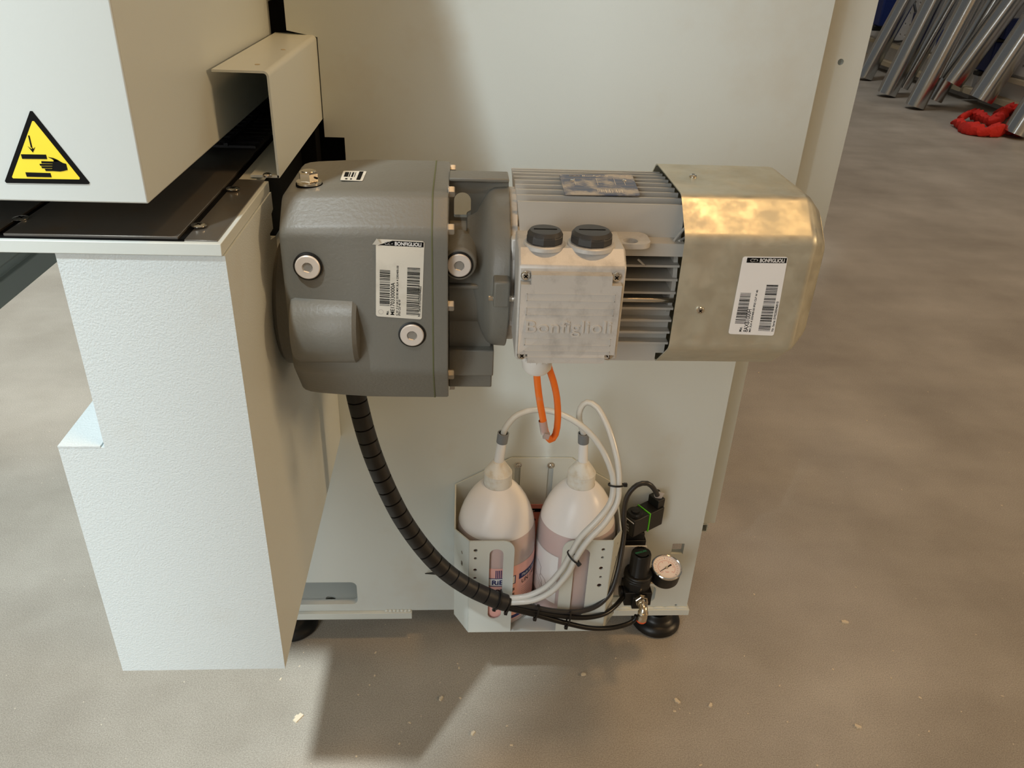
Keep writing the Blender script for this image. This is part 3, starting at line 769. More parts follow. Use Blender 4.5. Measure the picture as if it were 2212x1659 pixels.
p = at(1497, 380, 2, AZ + A + .001); screw_head((p.x, p.y, AZ + A), (0, 0, 1), .0036, .0026).build('cover_screw', [STEEL, BLACK], fc)
L2 = maker_label('paper_label', em, ((1605, 554), (1702, 555), (1671, 725), (1573, 721)), AY - A - .0003,
                 [('Mat.', .275, .035, .055, .065), ('8AXB1000H', .41, .035, .095, .30), ('MX 3LA 4 230/400-50 IP55 CLF W 40', .475, .035, .04, .55), ('Nr. Serie: EV0230546810', .975, .055, .05, .39)],
                 WHITE, False, (11, (.10, .33, .145, .545), (.64, .90, .06, .66)))

# orange cable
oc = thing('orange_cable', (.085, -.345, .70), 'orange cable looping down from the terminal box of the motor', 'cable')
pts = [(gx - .0005, gy, .742)] + [tuple(at(a, b, 1, y)) for a, b, y in ((1160, 815, -.347), (1165, 860, -.349), (1172, 900, -.350), (1178, 932, -.350), (1188, 950, -.345), (1200, 938, -.340), (1205, 905, -.337), (1203, 860, -.335), (1195, 822, -.334), (1186, 795, -.335))] + [(.078, -.335, .745)]
mb = MB(); mb.tube(pts, .0033, 16); mb.build('sheath', ORANGE, oc)
p = at(1180, 940, 1, -.353); mx = Matrix.Translation(p) @ Matrix.Rotation(.25, 4, 'Y')
mb = MB(); mb.box((-.0028, -.003, -.003), (.0028, .0015, .003), 0, mx); mb.lathe([(-.009, .0040), (.006, .0040)], at(1175, 925, 1, -.350), (at(1178, 935, 1, -.35) - at(1172, 900, 1, -.35)), 16, 0, False); mb.build('clear_tag', CLEARTAG, oc)

# ------------------------------------------------------------------ bottle holder
bh = thing('bottle_holder', (.118, -.06, .155), 'light grey sheet metal holder carrying two bottles', 'holder')
BY = -.0022
bx0, bx1, bz, fy = -.0062, .2430, .1555, -.1305
mb = MB(); s1 = at(1119, 1003, 1, -.002); s2 = at(1190, 1004, 1, -.002)
ou = [(bx0, bz), (bx1, bz), (bx1, .336), (.1835, .3745), (.1705, .386), (.078, .386), (bx0, .336)]
mb.sheet(ou, [rr(s.x - .0042, .235, s.x + .0042, s.z - .004, .004) for s in (s1, s2)], XZ(BY), .002)
mb.build('back_plate', PAINT_SMOOTH, bh)
mb = MB(); mb.sheet([(bx0, -.003), (bx0, -.095), (.0145, fy), (.2185, fy), (bx1, -.095), (bx1, -.003)], [], XY(bz), .002); mb.build('bottom_plate', PAINT_SMOOTH, bh, .0006)


def wall(name, pa, pb, zs, hls=()):
    """upright sheet from plan point pa to pb with outline zs in (distance, z)"""
    pa = Vector((*pa, 0)); pb = Vector((*pb, 0)); d = (pb - pa).normalized(); nrm = Vector((d.y, -d.x, 0)); 
    m = MB(); m.sheet(zs, hls, lambda u, v, w: pa + d * u + Vector((0, 0, v)) + nrm * w, .002); return m


cl = math.hypot(.0145 - bx0, fy + .095)
sides = []
m = wall('s', (bx0, -.003), (bx0, -.095), [(0, bz), (.092, bz + .0), (.092, .3255), (.0, .336)]); m.build('side_wall', PAINT_SMOOTH, bh)
m = wall('s', (bx1 - .006, -.095), (bx1, -.003), [(0, bz), (.092, bz), (.092, .336), (0, .321)], [circ(.02, .3, .003), circ(.02, .285, .002)]); m.build('side_wall', PAINT_SMOOTH, bh)
m = wall('c', (bx0, -.095), (.0145, fy), [(.004, bz + .001), (cl, bz + .001), (cl, .3335), (0, .3255), (0, bz + .012)], [circ(.022, .2985, .0026), [(cx, cz) for cx, cz in rr(.0195, .2735, .0245, .2825, .0024)]]); m.build('corner_wall', PAINT_SMOOTH, bh)
m = wall('c', (.2185, fy), (bx1 - .006, -.095), [(0, bz + .001), (cl - .004, bz + .001), (cl, bz + .012), (cl, .321), (0, .3335)], [circ(.024, .31, .0022), circ(.023, .284, .0024), circ(.022, .266, .0018)]); m.build('corner_wall', PAINT_SMOOTH, bh)


def front(x0, x1, flip, slot, dots):
    ztop = .3335; r = .016
    if not flip: o = [(x0, bz), (x1, bz), (x1, ztop - r)] + [(x1 - r + r * math.cos(t), ztop - r + r * math.sin(t)) for t in [PI / 2 * k / 8 for k in range(9)]] + [(x0, ztop)]
    else: o = [(x0, bz), (x1, bz), (x1, ztop)] + [(x0 + r - r * math.sin(t), ztop - r + r * math.cos(t)) for t in [PI / 2 * k / 8 for k in range(9)]] + [(x0, ztop - r)]
    m = MB(); m.sheet(o, [rr(*slot, min(.0098, (slot[2] - slot[0]) / 2 - .0001), 8)] + [circ(*d) for d in dots], XZ(fy), .002); return m


front(.0145, .0785, False, (.0433, .1835, .063, .3190), [(.0232, .3166, .0029), (.0233, .302, .0023), (.0231, .2801, .0027), (.0231, .2645, .0024)]).build('front_panel', PAINT_SMOOTH, bh)
front(.1470, .2185, True, (.1655, .1855, .1870, .3185), [(.2054, .3172, .0027), (.2055, .3024, .0021), (.2054, .2821, .0030), (.2063, .2651, .0020), (.2058, .2487, .0034)]).build('front_panel', PAINT_SMOOTH, bh)
for s in (s1, s2):
    mb = MB(); c = Vector((s.x, BY - .001, s.z)); mb.lathe([(0, .0058), (.0008, .0058), (.001, .0040), (.003, .0038), (.0038, .0028), (.0038, .0015), (.0024, .0013), (.0024, 0)], c, (0, -1, 0), 28); mb.build('holder_screw', STEEL, bh)

# printed pink sheet tucked behind the bottles
mb = MB(); ps = lambda e: (lambda u, v, w: Vector((u, -.0048 - e - w, v)))
zt_ = at(1157, 1089, 1, -.005).z
mb.sheet(rr(.087, .19, .146, zt_, .002), [], ps(.0004), .0006)
z1_, z2_ = at(1155, 1098, 1, -.005).z, at(1155, 1105, 1, -.005).z
mb.sheet([(.0872, z2_), (.1458, z2_), (.1458, z1_), (.0872, z1_)], [], ps(.0009), .0001, 1)
mb.text('Germany', lambda u, v, w: ps(.0011)(.101 + u, z2_ + .0015 + v, 0), .0032, 2); mb.text('/o', lambda u, v, w: ps(.001)(.109 + u, z2_ - .019 + v, 0), .010, 1)
pk = mb.build('printed_sheet', [mat('dark_pink_paper', (236, 160, 156), .5), INK, WHITE], None, 0, 35, 2, False); tag(pk, 'pink printed sheet with dark stripe behind the two bottles', 'sheet')


# ------------------------------------------------------------------ bottles
BZ = bz + .001
BPROF = [(.0, .048), (.002, .054), (.005, .0578), (.010, .0592), (.138, .0592), (.150, .0585), (.163, .0568), (.176, .0540), (.189, .0498), (.202, .0442), (.213, .0380), (.222, .0312), (.228, .0255), (.232, .0205)]


def bottle(cx, cy, label, lean, lv):
    o = thing('wash_bottle', (cx, cy, BZ), label, 'bottle', 'bottles in the holder')
    c = Vector((cx, cy, BZ))
    up = [(h, r) for h, r in BPROF if h > lv]; lo = [(h, r) for h, r in BPROF if h < lv]
    k = (lv - lo[-1][0]) / (up[0][0] - lo[-1][0]); mid = (lv, lo[-1][1] + (up[0][1] - lo[-1][1]) * k)
    m = MB(); m.lathe([(0, 0)] + lo + [mid], c, (0, 0, 1), 64, 1, False); m.lathe([mid] + up, c, (0, 0, 1), 64, 0, False); m.build('body', [BOTTLE, WETB], o, 0, 50)
    pr = [(.0015, .045)] + [(h, r - .0012) for h, r in BPROF[1:] if h < lv]
    for (h0, r0), (h1, r1) in zip(BPROF, BPROF[1:]):
        if h0 <= lv < h1: pr.append((lv, r0 + (r1 - r0) * (lv - h0) / (h1 - h0) - .0012))
    m = MB(); m.lathe(pr, c, (0, 0, 1), 64); m.build('liquid', LIQUID, o, 0, 50)
    m = MB(); m.lathe([(.228, .0190), (.2295, .0202), (.2515, .0200), (.2525, .0194), (.2705, .0080), (.2715, .0)], c, (0, 0, 1), 48); m.build('cap', CAPM, o, 0, 20)
    d = Vector(lean).normalized(); s = c + Vector((0, 0, .266))
    m = MB(); m.lathe([(0, .0072), (.038, .0066)], s, d, 28); nz_ = m.build('nozzle', NOZZLE, o)
    m = MB(); m.lathe([(.036, .0064), (.036, .0078), (.0515, .0080), (.0515, .0062), (.046, .0060), (.046, .0)], s, d, 28, 0, False); m.build('collar', [COLLAR], nz_, 0, 35)
    m = MB(); m.lathe([(.0505, .0061), (.0506, 0)], s, d, 24, 0, False); m.build('collar_bore', BLACK, nz_)
    return o, c, s + d * .049, d


def arc(c, r, a0, a1, z0, z1, m, mi=0, n=24, dr=0.0, rc=.0):
    P = []; 
    for k in range(n + 1):
        a = a0 + (a1 - a0) * k / n; P.append((a, z0, z1))
    vs = [];
    for a, zl, zh in P:
        for z in (zl, zh): vs.append(c + Vector(((r + dr) * math.sin(a), -(r + dr) * math.cos(a), z)))
    m.add(vs, [(2 * k, 2 * k + 2, 2 * k + 3, 2 * k + 1) for k in range(n)], mi)


def dome_r(h):
    for (h0, r0), (h1, r1) in zip(BPROF, BPROF[1:]):
        if h0 <= h <= h1: return r0 + (r1 - r0) * (h - h0) / (h1 - h0)
    return BPROF[-1][1]


def dome(c, a0, z0):
    def f(u, v, w):
        r = dome_r(z0 + v) + .0003; return c + Vector((r * math.sin(a0 + u / .055), -r * math.cos(a0 + u / .055), z0 + v))
    return f


def wrap(c, r, dr, a0, z0): return lambda u, v, w: c + Vector(((r + dr) * math.sin(a0 + u / r), -(r + dr) * math.cos(a0 + u / r), z0 + v))


RB = .0592
bl_, c1, n1, d1 = bottle(.0548, -.0680, 'milky bottle of pink liquid, left of the two in the holder, nozzle leaning right', (.10, 0, 1), .168)
m = MB(); lz0, lz1 = .172 - BZ, .2785 - BZ
arc(c1, RB, -1.9, 2.3, lz0, lz1, m, 0, 60, .0003)
UPL = .0100
for za, zb in ((.0775, .0788), (.0922, .0935)): arc(c1, RB, -.30, .50, za + UPL, zb + UPL, m, 1, 30, .0005)
for a_ in (-.30, .475): arc(c1, RB, a_, a_ + .025, .0775 + UPL, .0935 + UPL, m, 1, 3, .0005)
arc(c1, RB, -.275, .475, .0788 + UPL, .0922 + UPL, m, 2, 30, .0004)
for k in range(6): arc(c1, RB, -.03 + k * .042, -.008 + k * .042, .0938 + UPL, .1085 + UPL, m, 1, 2, .0005)
m.text('RiEG', wrap(c1, RB, .0007, -.12, .0812 + UPL), .0086, 1, 0, 'LEFT', 1.05, 1, .0003)
m.text('AGEN', wrap(c1, RB, .0007, -.19, .0735), .0082, 3, 0, 'LEFT', 1.0, 1, .0004)
m.text('S', wrap(c1, RB, .0007, .08, .060), .0082, 3, 0, 'LEFT', 1.0, 1, .0004)
for bdy, z in (('F', .072), ('E', .062)): m.text(bdy, wrap(c1, RB, .0007, .395, z), .0070, 3, 0, 'LEFT', 1, 1, .0004)
m.text('R', wrap(c1, RB, .0007, .39, .050), .0078, 3, 0, 'LEFT', 1, 1, .0004); m.text('®', wrap(c1, RB, .0007, .52, .053), .004, 3)
arc(c1, RB, .60, 1.6, .0920, .1030, m, 1, 24, .0005); m.text('Made in Germany', wrap(c1, RB, .0007, .68, .0955), .0050, 4, 0, 'LEFT', .9)
m.text('UN 1987', wrap(c1, RB, .0007, .68, .0815), .0078, 3, 0, 'LEFT', .95)
for k in range(7): arc(c1, RB, .70, 1.5, .0735 - k * .0042, .0741 - k * .0042, m, 5, 16, .0005)
for k in range(5): arc(c1, RB, .62, 1.5, .028 + k * .003, .0285 + k * .003, m, 5, 16, .0005)
arc(c1, RB, .3, 1.6, .0175, .0235, m, 1, 24, .0005)
m.build('paper_label', [PINK, NAVY, WHITE, INK, WHITE, GREYINK], bl_, 0, 35, 2, False)['label'] = 'pink paper label'
br_, c2, n2, d2 = bottle(.1752, -.0680, 'milky bottle with white paper label, right of the two in the holder', (-.06, 0, 1), .172)
m = MB(); arc(c2, RB, -2.2, -.55, .200 - BZ, .291 - BZ, m, 0, 30, .0003)
wl_ = wrap(c2, RB, .0006, -1.35, .05)
for P in ([(.006, .055), (.016, .047), (.016, .030)], [(.0, .030), (.012, .020), (.022, .012), (.022, .004)], [(.016, .034), (.026, .030), (.030, .022)], [(.012, .030), (.020, .022), (.020, .012)], [(.0, .024), (.014, .012), (.022, .004)]):
    for (u0, v0), (u1, v1) in zip(P, P[1:]):
        d = Vector((u1 - u0, v1 - v0)).normalized(); n_ = Vector((-d.y, d.x)) * .0004
        m.add([wl_(u0 + n_.x, v0 + n_.y, 0), wl_(u1 + n_.x, v1 + n_.y, 0), wl_(u1 - n_.x, v1 - n_.y, 0), wl_(u0 - n_.x, v0 - n_.y, 0)], [(0, 1, 2, 3)], 1)
m.add([wl_(.030, .026, 0), wl_(.035, .022, 0), wl_(.033, .0195, 0)], [(0, 1, 2)], 2); m.add([wl_(.033, .0212, 0), wl_(.0445, .0135, 0), wl_(.0443, .013, 0), wl_(.0327, .0205, 0)], [(0, 1, 2, 3)], 2)
m.build('paper_label', [WHITE, GREYINK, INK], br_, 0, 35, 2, False)['label'] = 'white paper label with line drawing'
m = MB(); arc(c2, RB, .33, 2.6, .185 - BZ, .272 - BZ, m, 0, 36, .0003); arc(c2, RB, .335, .40, .245 - BZ, .255 - BZ, m, 1, 4, .0005); arc(c2, RB, .40, 1.2, .205 - BZ, .211 - BZ, m, 1, 10, .0005)
m.build('rear_label', [PINK, NAVY], br_, 0, 35, 2, False)
m = MB(); m.text('2000', dome(c2, .02, .183), .0058, 0); m.build('moulded_mark', BOTTLE, br_, 0, 35, 2, False)
m = MB(); m.text('2000', dome(c1, -.4, .183), .0058, 0); m.build('moulded_mark', BOTTLE, bl_, 0, 35, 2, False)

# ------------------------------------------------------------------ clear tubes
A_ = lambda a, b, y: tuple(at(a, b, 1, y))
t1 = [tuple(n1 - d1 * .03), tuple(n1), A_(1096, 918, -.068), A_(1120, 895, -.066), A_(1165, 885, -.066), A_(1215, 896, -.075), A_(1265, 927, -.09), A_(1300, 970, -.105), A_(1320, 1015, -.118), A_(1325, 1047, -.126), A_(1319, 1085, -.137), A_(1292, 1122, -.147), A_(1255, 1160, -.152), A_(1232, 1198, -.151), A_(1212, 1232, -.149), A_(1180, 1267, -.148), A_(1140, 1287, -.147), A_(1098, 1293, -.147)]
m = MB(); m.tube(t1, .0043, 16); o = m.build('clear_hose', CLEART); tag(o, 'clear hose arching from the left bottle, passing behind the orange cable', 'hose', 'clear hoses of the bottles')
t2 = [tuple(n2 - d2 * .03), tuple(n2), A_(1251, 905, -.066), A_(1254, 882, -.064), A_(1268, 869, -.064), A_(1290, 880, -.070), A_(1312, 920, -.085), A_(1327, 965, -.10), A_(1336, 1010, -.115), A_(1337, 1047, -.126), A_(1333, 1085, -.1365), A_(1308, 1128, -.1475), A_(1270, 1168, -.156), A_(1244, 1206, -.157), A_(1226, 1240, -.156), A_(1192, 1277, -.1545), A_(1150, 1297, -.1535), A_(1100, 1302, -.1515)]
m = MB(); m.tube(t2, .0043, 16); o = m.build('clear_hose', CLEART); tag(o, 'clear hose looping tightly up from the right bottle', 'hose', 'clear hoses of the bottles')


def tie(c, axis, r1_, r2_, side, label, w_=.0012, tail=.0):
    """cable tie: flat band round a bundle, elliptical r1 x r2, with its lock head"""
    c = Vector(c); ax = Vector(axis).normalized(); u = Vector(side); u = (u - ax * u.dot(ax)).normalized(); v = ax.cross(u)
    m = MB(); n = 32; rs = []
    for k in range(n):
        a = 2 * PI * k / n; e = u * math.cos(a) * r1_ + v * math.sin(a) * r2_; g_ = e.normalized() * .0009
        rs.append([c + e - ax * w_, c + e + g_ - ax * w_, c + e + g_ + ax * w_, c + e + ax * w_])
    m.rings(rs, 0, False, True)
    h = c + u * (r1_ + .0022); R3 = Matrix((u, v, ax)).transposed().to_4x4(); R3.translation = h
    o = thing('cable_tie', c, label, 'cable tie', 'black cable ties on the hoses')
    m.build('band', BLACKP, o); k_ = MB(); k_.box((-.0024, -.0026, -.0024), (.0026, .0026, .0024), 0, R3); k_.build('lock_head', BLACKP, o, .0005)
    return o


tie(at(1331, 1047, 1, -.126), (.02, .25, 1), .0105, .0062, (1, 0, 0), 'black cable tie round both clear hoses beside the right bottle neck')
tie(at(1238, 1203, 1, -.154), (.55, 0, .85), .0108, .0066, (.3, -.75, -.75), 'black cable tie round the clear hoses in front of the right panel')

# ------------------------------------------------------------------ spiral wrapped hose bundle
sw = thing('spiral_wrapped_bundle', (.0, -.15, .35), 'thick black spiral wrapped hose bundle curving down from the gearbox', 'hose')
SP = [A_(764, 800, -.135), A_(768, 845, -.138), A_(778, 890, -.140), A_(793, 945, -.142), A_(812, 1000, -.144), A_(840, 1065, -.146), A_(872, 1125, -.148), A_(915, 1185, -.150), A_(960, 1232, -.151), A_(1010, 1267, -.151), A_(1060, 1291, -.151), A_(1092, 1302, -.150)]
seg = .0195


def rf(L, tot):
    t = L % seg; e = .0013
    return .0124 - (.0022 if t < e else 0)


P = smooth_path(SP, .0012)
m = MB(); m.tube(SP, .0125, 24, 0, .00065, rf); m.build('spiral_wrap', WRAPM, sw, 0, 40)
m = MB(); m.prism([A_(918, 1240, -.004), A_(945, 1236, -.02), A_(972, 1240, -.05), A_(945, 1242, -.02)], (0, 0, .002)); m.build('loose_tail', BLACKP, sw)
o = tie(at(1076, 1296, 1, -.151), (.9, 0, -.35), .0134, .0134, (-.3, -.3, -1), 'dark cable tie round the end of the spiral wrap')

# ------------------------------------------------------------------ black hoses
def hose(pts, r, label, mat_=HOSEM):
    m = MB(); m.tube([A_(*p) for p in pts], r, 14); o = m.build('black_hose', mat_); return tag(o, label, 'hose', 'black hoses below the bottles')


hose([(1080, 1296, -.150), (1110, 1303, -.150), (1150, 1311, -.148), (1200, 1320, -.145), (1250, 1321, -.140), (1290, 1308, -.134), (1318, 1280, -.126), (1333, 1240, -.115), (1342, 1195, -.10), (1348, 1150, -.082), (1348, 1105, -.07), (1356, 1070, -.063), (1376, 1048, -.060), (1398, 1044, -.058), (1412, 1055, -.056), (1420, 1070, -.055)], .0038, 'black cable climbing up beside the regulator to the valve plug', mat('dark_grey_cable', (46, 45, 45), .35))
hose([(1080, 1303, -.152), (1110, 1312, -.152), (1160, 1322, -.150), (1215, 1331, -.147), (1265, 1334, -.142), (1305, 1326, -.132), (1330, 1308, -.115), (1345, 1290, -.095), (1352, 1278, -.075)], .0038, 'black air hose running into the left port of the regulator')
hose([(1080, 1309, -.151), (1115, 1318, -.152), (1160, 1329, -.152), (1215, 1344, -.150), (1270, 1356, -.146), (1315, 1357, -.138), (1350, 1350, -.130), (1368, 1341, -.124), (1375, 1330, -.122)], .0038, 'lowest black air hose, ending at the orange ringed elbow fitting')
tie(at(1098, 1307, 1, -.1515), (.95, 0, -.25), .0115, .0075, (-.35, -.2, -1), 'black cable tie where hoses leave the spiral wrap')
tie(at(1160, 1321, 1, -.1505), (.95, 0, -.22), .0105, .0070, (-.1, -.2, -1), 'black cable tie round the hoses in front of the left bottle base')
tie(at(1228, 1337, 1, -.1475), (.95, 0, -.2), .0125, .0070, (-.35, -.2, -1), 'black cable tie round the hoses in front of the right bottle base')

# ------------------------------------------------------------------ regulator, gauge, elbow, valve
rx, ry = .2775, -.078
rg = thing('pressure_regulator', (rx, ry, .1745), 'black pressure regulator with ribbed adjusting knob below the valve', 'regulator')
m = MB(); m.lathe([(0, .0205), (.012, .0225), (.020, .0225), (.0215, .0205)], (rx, ry, .1955), (0, 0, 1), 8); m.lathe([(0, .0215), (.003, .0228), (.006, .0215), (.0075, .0225), (.010, .021)], (rx, ry, .2160), (0, 0, 1), 36)
m.box((rx - .021, ry - .019, .1725), (rx + .021, ry + .019, .1985)); m.box((rx - .010, ry - .026, .1725), (rx + .013, ry - .01, .1955)); m.lathe([(0, .008), (.030, .008)], (rx - .018, ry, .176), (-1, 0, 0), 20) if False else m.cyl((rx - .021, ry, .1845), (rx - .026, ry, .1845), .009)
m.build('regulator_body', BLACKP, rg, .0012)
m = MB(); nk = 48; rs = []
for z, k in ((.2255, 1.06), (.2270, 1.0), (.2615, .97), (.2640, .90)):
    rs.append([(rx + .0158 * k * (1 - (.05 if j % 6 in (0,) else 0)) * math.cos(2 * PI * j / nk), ry + .0158 * k * (1 - (.05 if j % 6 in (0,) else 0)) * math.sin(2 * PI * j / nk), z) for j in range(nk)])
m.rings(rs); kb = m.build('adjusting_knob', BLACKP, rg)
m = MB(); kt = lambda u, v, w: Vector((rx + u, ry + v, .2643))
for a0, a1 in ((200, 330), (60, 120)):
    P = [(.0118 * math.cos(math.radians(a0 + (a1 - a0) * k / 14)), .0118 * math.sin(math.radians(a0 + (a1 - a0) * k / 14))) for k in range(15)]; q = [(x * .86, y * .86) for x, y in reversed(P)]
    m.sheet(P + q, [], lambda u, v, w: Vector((rx + u, ry + v, .2643)), .0001)
m.text('PRESSURE', lambda u, v, w: kt(u * math.cos(.35) - v * math.sin(.35) - .0095, u * math.sin(.35) + v * math.cos(.35) - .004, 0), .0034, 0, 0, 'LEFT', .92); m.build('knob_print', TEAL, kb, 0, 35, 2, False)
m = MB(); m.box((rx - .030, ry + .016, .16), (rx + .012, ry + .019, .262)); m.box((rx - .030, ry + .019, .16), (rx - .027, -.001, .262)); m.box((rx - .012, ry + .018, .166), (rx + .012, -.0005, .1955)); m.build('mounting_plate', ALU, rg, .0006)

gc = at(1440, 1226, 1, -.075)
pg = thing('pressure_gauge', (gc.x, gc.y, gc.z), 'round white faced pressure gauge with black case right of the regulator', 'gauge')
ga = Vector((.03, -.20, 1)).normalized(); gu = Vector((1, 0, 0)); gu = (gu - ga * gu.dot(ga)).normalized(); gv = ga.cross(gu)
G = lambda e: (lambda u, v, w: gc + gu * u + gv * v + ga * (w + e))
m = MB(); m.lathe([(-.026, .018), (-.0255, .0215), (-.022, .0232), (.001, .0234), (.001, .0222), (-.002, .0218)], gc, ga, 48, 0, False); m.lathe([(-.026, .018), (-.026, 0)], gc, ga, 48, 0, False); m.build('gauge_case', BLACKP, pg)
m = MB(); m.lathe([(-.001, .0236), (.0018, .0238), (.0028, .0228), (.0022, .0212), (-.001, .0208)], gc, ga, 48, 0, False); m.build('chrome_bezel', CHROME, pg)
m = MB(); m.sheet(circ(0, 0, .0212, 40), [], G(-.001), .0006)
for k in range(21):
    a = math.radians(225 - 270 * k / 20); l = .003 if k % 5 == 0 else .0018; d = Vector((math.cos(a), math.sin(a))); n_ = Vector((-d.y, d.x)) * .00025
    m.add([G(-.0005)(*(d * .0165 + n_), 0), G(-.0005)(*(d * (.0165 + l) + n_), 0), G(-.0005)(*(d * (.0165 + l) - n_), 0), G(-.0005)(*(d * .0165 - n_), 0)], [(0, 1, 2, 3)], 1 if k % 5 == 0 else 2)
P = [(.0135 * math.cos(math.radians(225 - 270 * k / 30)), .0135 * math.sin(math.radians(225 - 270 * k / 30))) for k in range(31)]
m.sheet(P + [(x * .965, y * .965) for x, y in reversed(P)], [], G(-.0006), .0001, 2)
for k, s_ in enumerate(('0', '2', '4', '6', '8', '10')):
    a = math.radians(225 - 270 * k / 5); m.text(s_, lambda u, v, w: G(-.0005)(.0108 * math.cos(a) + u, .0108 * math.sin(a) + v - .0012, 0), .0024, 2, 0, 'CENTER')
m.text('bar', lambda u, v, w: G(-.0005)(u, -.009 + v, 0), .003, 2, 0, 'CENTER')
m.build('dial', [DIAL, INK, REDINK], pg, 0, 35, 2, False)
m = MB(); a = math.radians(33); d = Vector((math.cos(a), math.sin(a))); n_ = Vector((-d.y, d.x))
m.sheet([tuple(d * -.0135 + n_ * .0003), tuple(d * -.0135 - n_ * .0003), tuple(d * .003 - n_ * .0007), tuple(d * .010 - n_ * .0014), tuple(d * .010 + n_ * .0014), tuple(d * .003 + n_ * .0007)], [], G(.0003), .0004); m.sheet(circ(0, 0, .0022), [], G(.0006), .0008, 1); m.build('needle', [INK, BRASSY], pg)
m = MB(); m.lathe([(-.032, .007), (-.026, .007)], gc, ga, 6); e_ = gc - ga * .0315; m.cyl(e_ + Vector((0, 0, -.001)), (rx + .020, e_.y, e_.z - .001), .0055, 6); m.lathe([(-.036, .006), (-.030, .0075)], gc, ga, 24); m.build('gauge_fitting', BRASSY, pg)

ec = Vector((rx + .0035, ry - .027, .1905))
el = thing('elbow_fitting', ec, 'shiny elbow push fitting with orange ring under the regulator', 'fitting')
m = MB(); hexagon(ec + Vector((0, .003, 0)), (0, -1, 0), .0105, .006, m); m.lathe([(.005, .0085), (.009, .0078)], ec, (0, -1, 0), 24)
m.tube([ec + Vector((0, -.008, 0)), ec + Vector((0, -.014, -.001)), ec + Vector((0, -.018, -.006)), ec + Vector((0, -.018, -.010))], .0068, 18, 0, .003)
m.lathe([(0, .0072), (.003, .0082), (.006, .0072), (.009, .0080), (.016, .0080)], ec + Vector((0, -.018, -.004)), (-.08, 0, -1), 24); m.build('elbow_body', BRASSY, el)
m = MB(); m.lathe([(.016, .0078), (.018, .0080), (.020, .0068), (.020, .0040)], ec + Vector((0, -.018, -.004)), (-.08, 0, -1), 24, 0, False); m.build('release_ring', COLLETO, el)

vx, vy, vz = .2750, -.034, .253
sv = thing('solenoid_valve', (vx, vy, .235), 'black solenoid valve with green seal and knurled nut above the regulator', 'valve')
m = MB(); m.box((vx - .018, vy - .014, .2405), (vx + .016, -.0005, .2615)); m.box((vx - .014, vy - .012, .2615), (vx + .013, vy + .022, .274)); m.lathe([(0, .0095), (.022, .0095)], (vx, vy + .004, .270), (0, 0, 1), 24); m.build('valve_body', BLACKP, sv, .001)
screw_head((vx + .011, vy - .008, .2616), (0, 0, 1), .0022).build('body_screw', [STEEL, BLACK], sv)
RV = Matrix.Translation((vx - .004, vy - .004, .289)) @ Matrix.Rotation(math.radians(33), 4, 'Z')
m = MB(); m.box((-.015, -.0135, -.014), (.0170, .0135, .0180), 0, RV); co = m.build('coil', BLACKP, sv, .0015)
m = MB(); m.box((.0172, -.0142, -.0165), (.0188, .0142, .0190), 0, RV); m.build('green_seal', GREEN, sv, .0003)
m = MB(); m.box((.0190, -.0135, -.016), (.0490, .0135, .0180), 0, RV); m.box((.036, -.0110, .0180), (.0505, .0110, .0330), 0, RV); m.box((.049, -.008, -.012), (.051, .008, .022), 0, RV); m.lathe([(0, .0030), (.003, .0026)], RV @ Vector((.0492, -.008, .014)), RV.to_3x3() @ Vector((1, -.2, .5)), 12)
m.build('plug_connector', BLACKP, sv, .002)
m = MB(); rs = []
for z, k in ((.0178, 1), (.0222, 1), (.0235, .92), (.0236, .55)):
    rs.append([RV @ Vector((-.002 + .0122 * k * (1 - (.05 if j % 2 else 0)) * math.cos(2 * PI * j / 60), .0122 * k * (1 - (.05 if j % 2 else 0)) * math.sin(2 * PI * j / 60), z)) for j in range(60)])
m.rings(rs); m.lathe([(.0235, .0068), (.0262, .0066), (.0268, .005)], RV @ Vector((-.002, 0, 0)), (0, 0, 1), 30); m.build('knurled_nut', BLACKP, sv)
m = MB(); fv = lambda u, v, w: RV @ Vector((-.0152, -u, v))
m.box((-.0153, -.0125, .0125), (-.0151, .0120, .0142), 0, RV)
for bdy, v_, h_ in (('100', .0075, .0042), ('24V DC', .002, .003), ('5W IP65', -.003, .003), ('100% ED', -.008, .003)): m.text(bdy, lambda u, v, w: fv(-.0115 + u, v + v_, 0), h_, 0)
m.build('coil_print', WHITE, co, 0, 35, 2, False)
tp = RV @ Vector((.044, 0, .033)); m = MB(); m.lathe([(-.002, .0055), (.010, .0052)], tp, (-.25, -.1, 1), 20, 0, False); m.box((-.0048, -.0058, .000), (.0048, -.0050, .012), 0, Matrix.Translation(tp) @ Matrix.Rotation(.35, 4, 'Y')); m.build('clear_sleeve', CLEARTAG, sv)

# ------------------------------------------------------------------ background: perforated machine bases and steel tubes
def perforated(y0, y1, label):
    o = thing('perforated_base', (4.2, (y0 + y1) / 2, 0), label, 'machine base', 'perforated machine bases')
    mb = MB(); mb.box((4.10, y0 + .01, .05), (4.8, y1 - .01, 1.5)); mb.box((4.13, y0 + .05, 0), (4.7, y1 - .05, .05)); mb.build('base_block', PANELW, o)
    hs = []
    for i in range(int((y1 - y0) / .085)):
        for j in range(10): hs.append(circ(y0 + .06 + i * .085 + (.04 if j % 2 else 0), .34 + j * .095, .012, 10))
    mb = MB(); mb.sheet([(y0 + .01, .27), (y1 - .01, .27), (y1 - .01, 1.5), (y0 + .01, 1.5)], hs, YZ(4.088), .012); mb.box((4.0945, y0 + .02, .28), (4.0975, y1 - .02, 1.48), 1); mb.build('perforated_sheet', [PANELW, BLACK], o)
    mb = MB(); mb.box((4.01, y0, .06), (4.10, y1, .10)); mb.box((4.04, y0, .22), (4.10, y1, .25)); mb.build('beige_ledge', BEIGE, o)


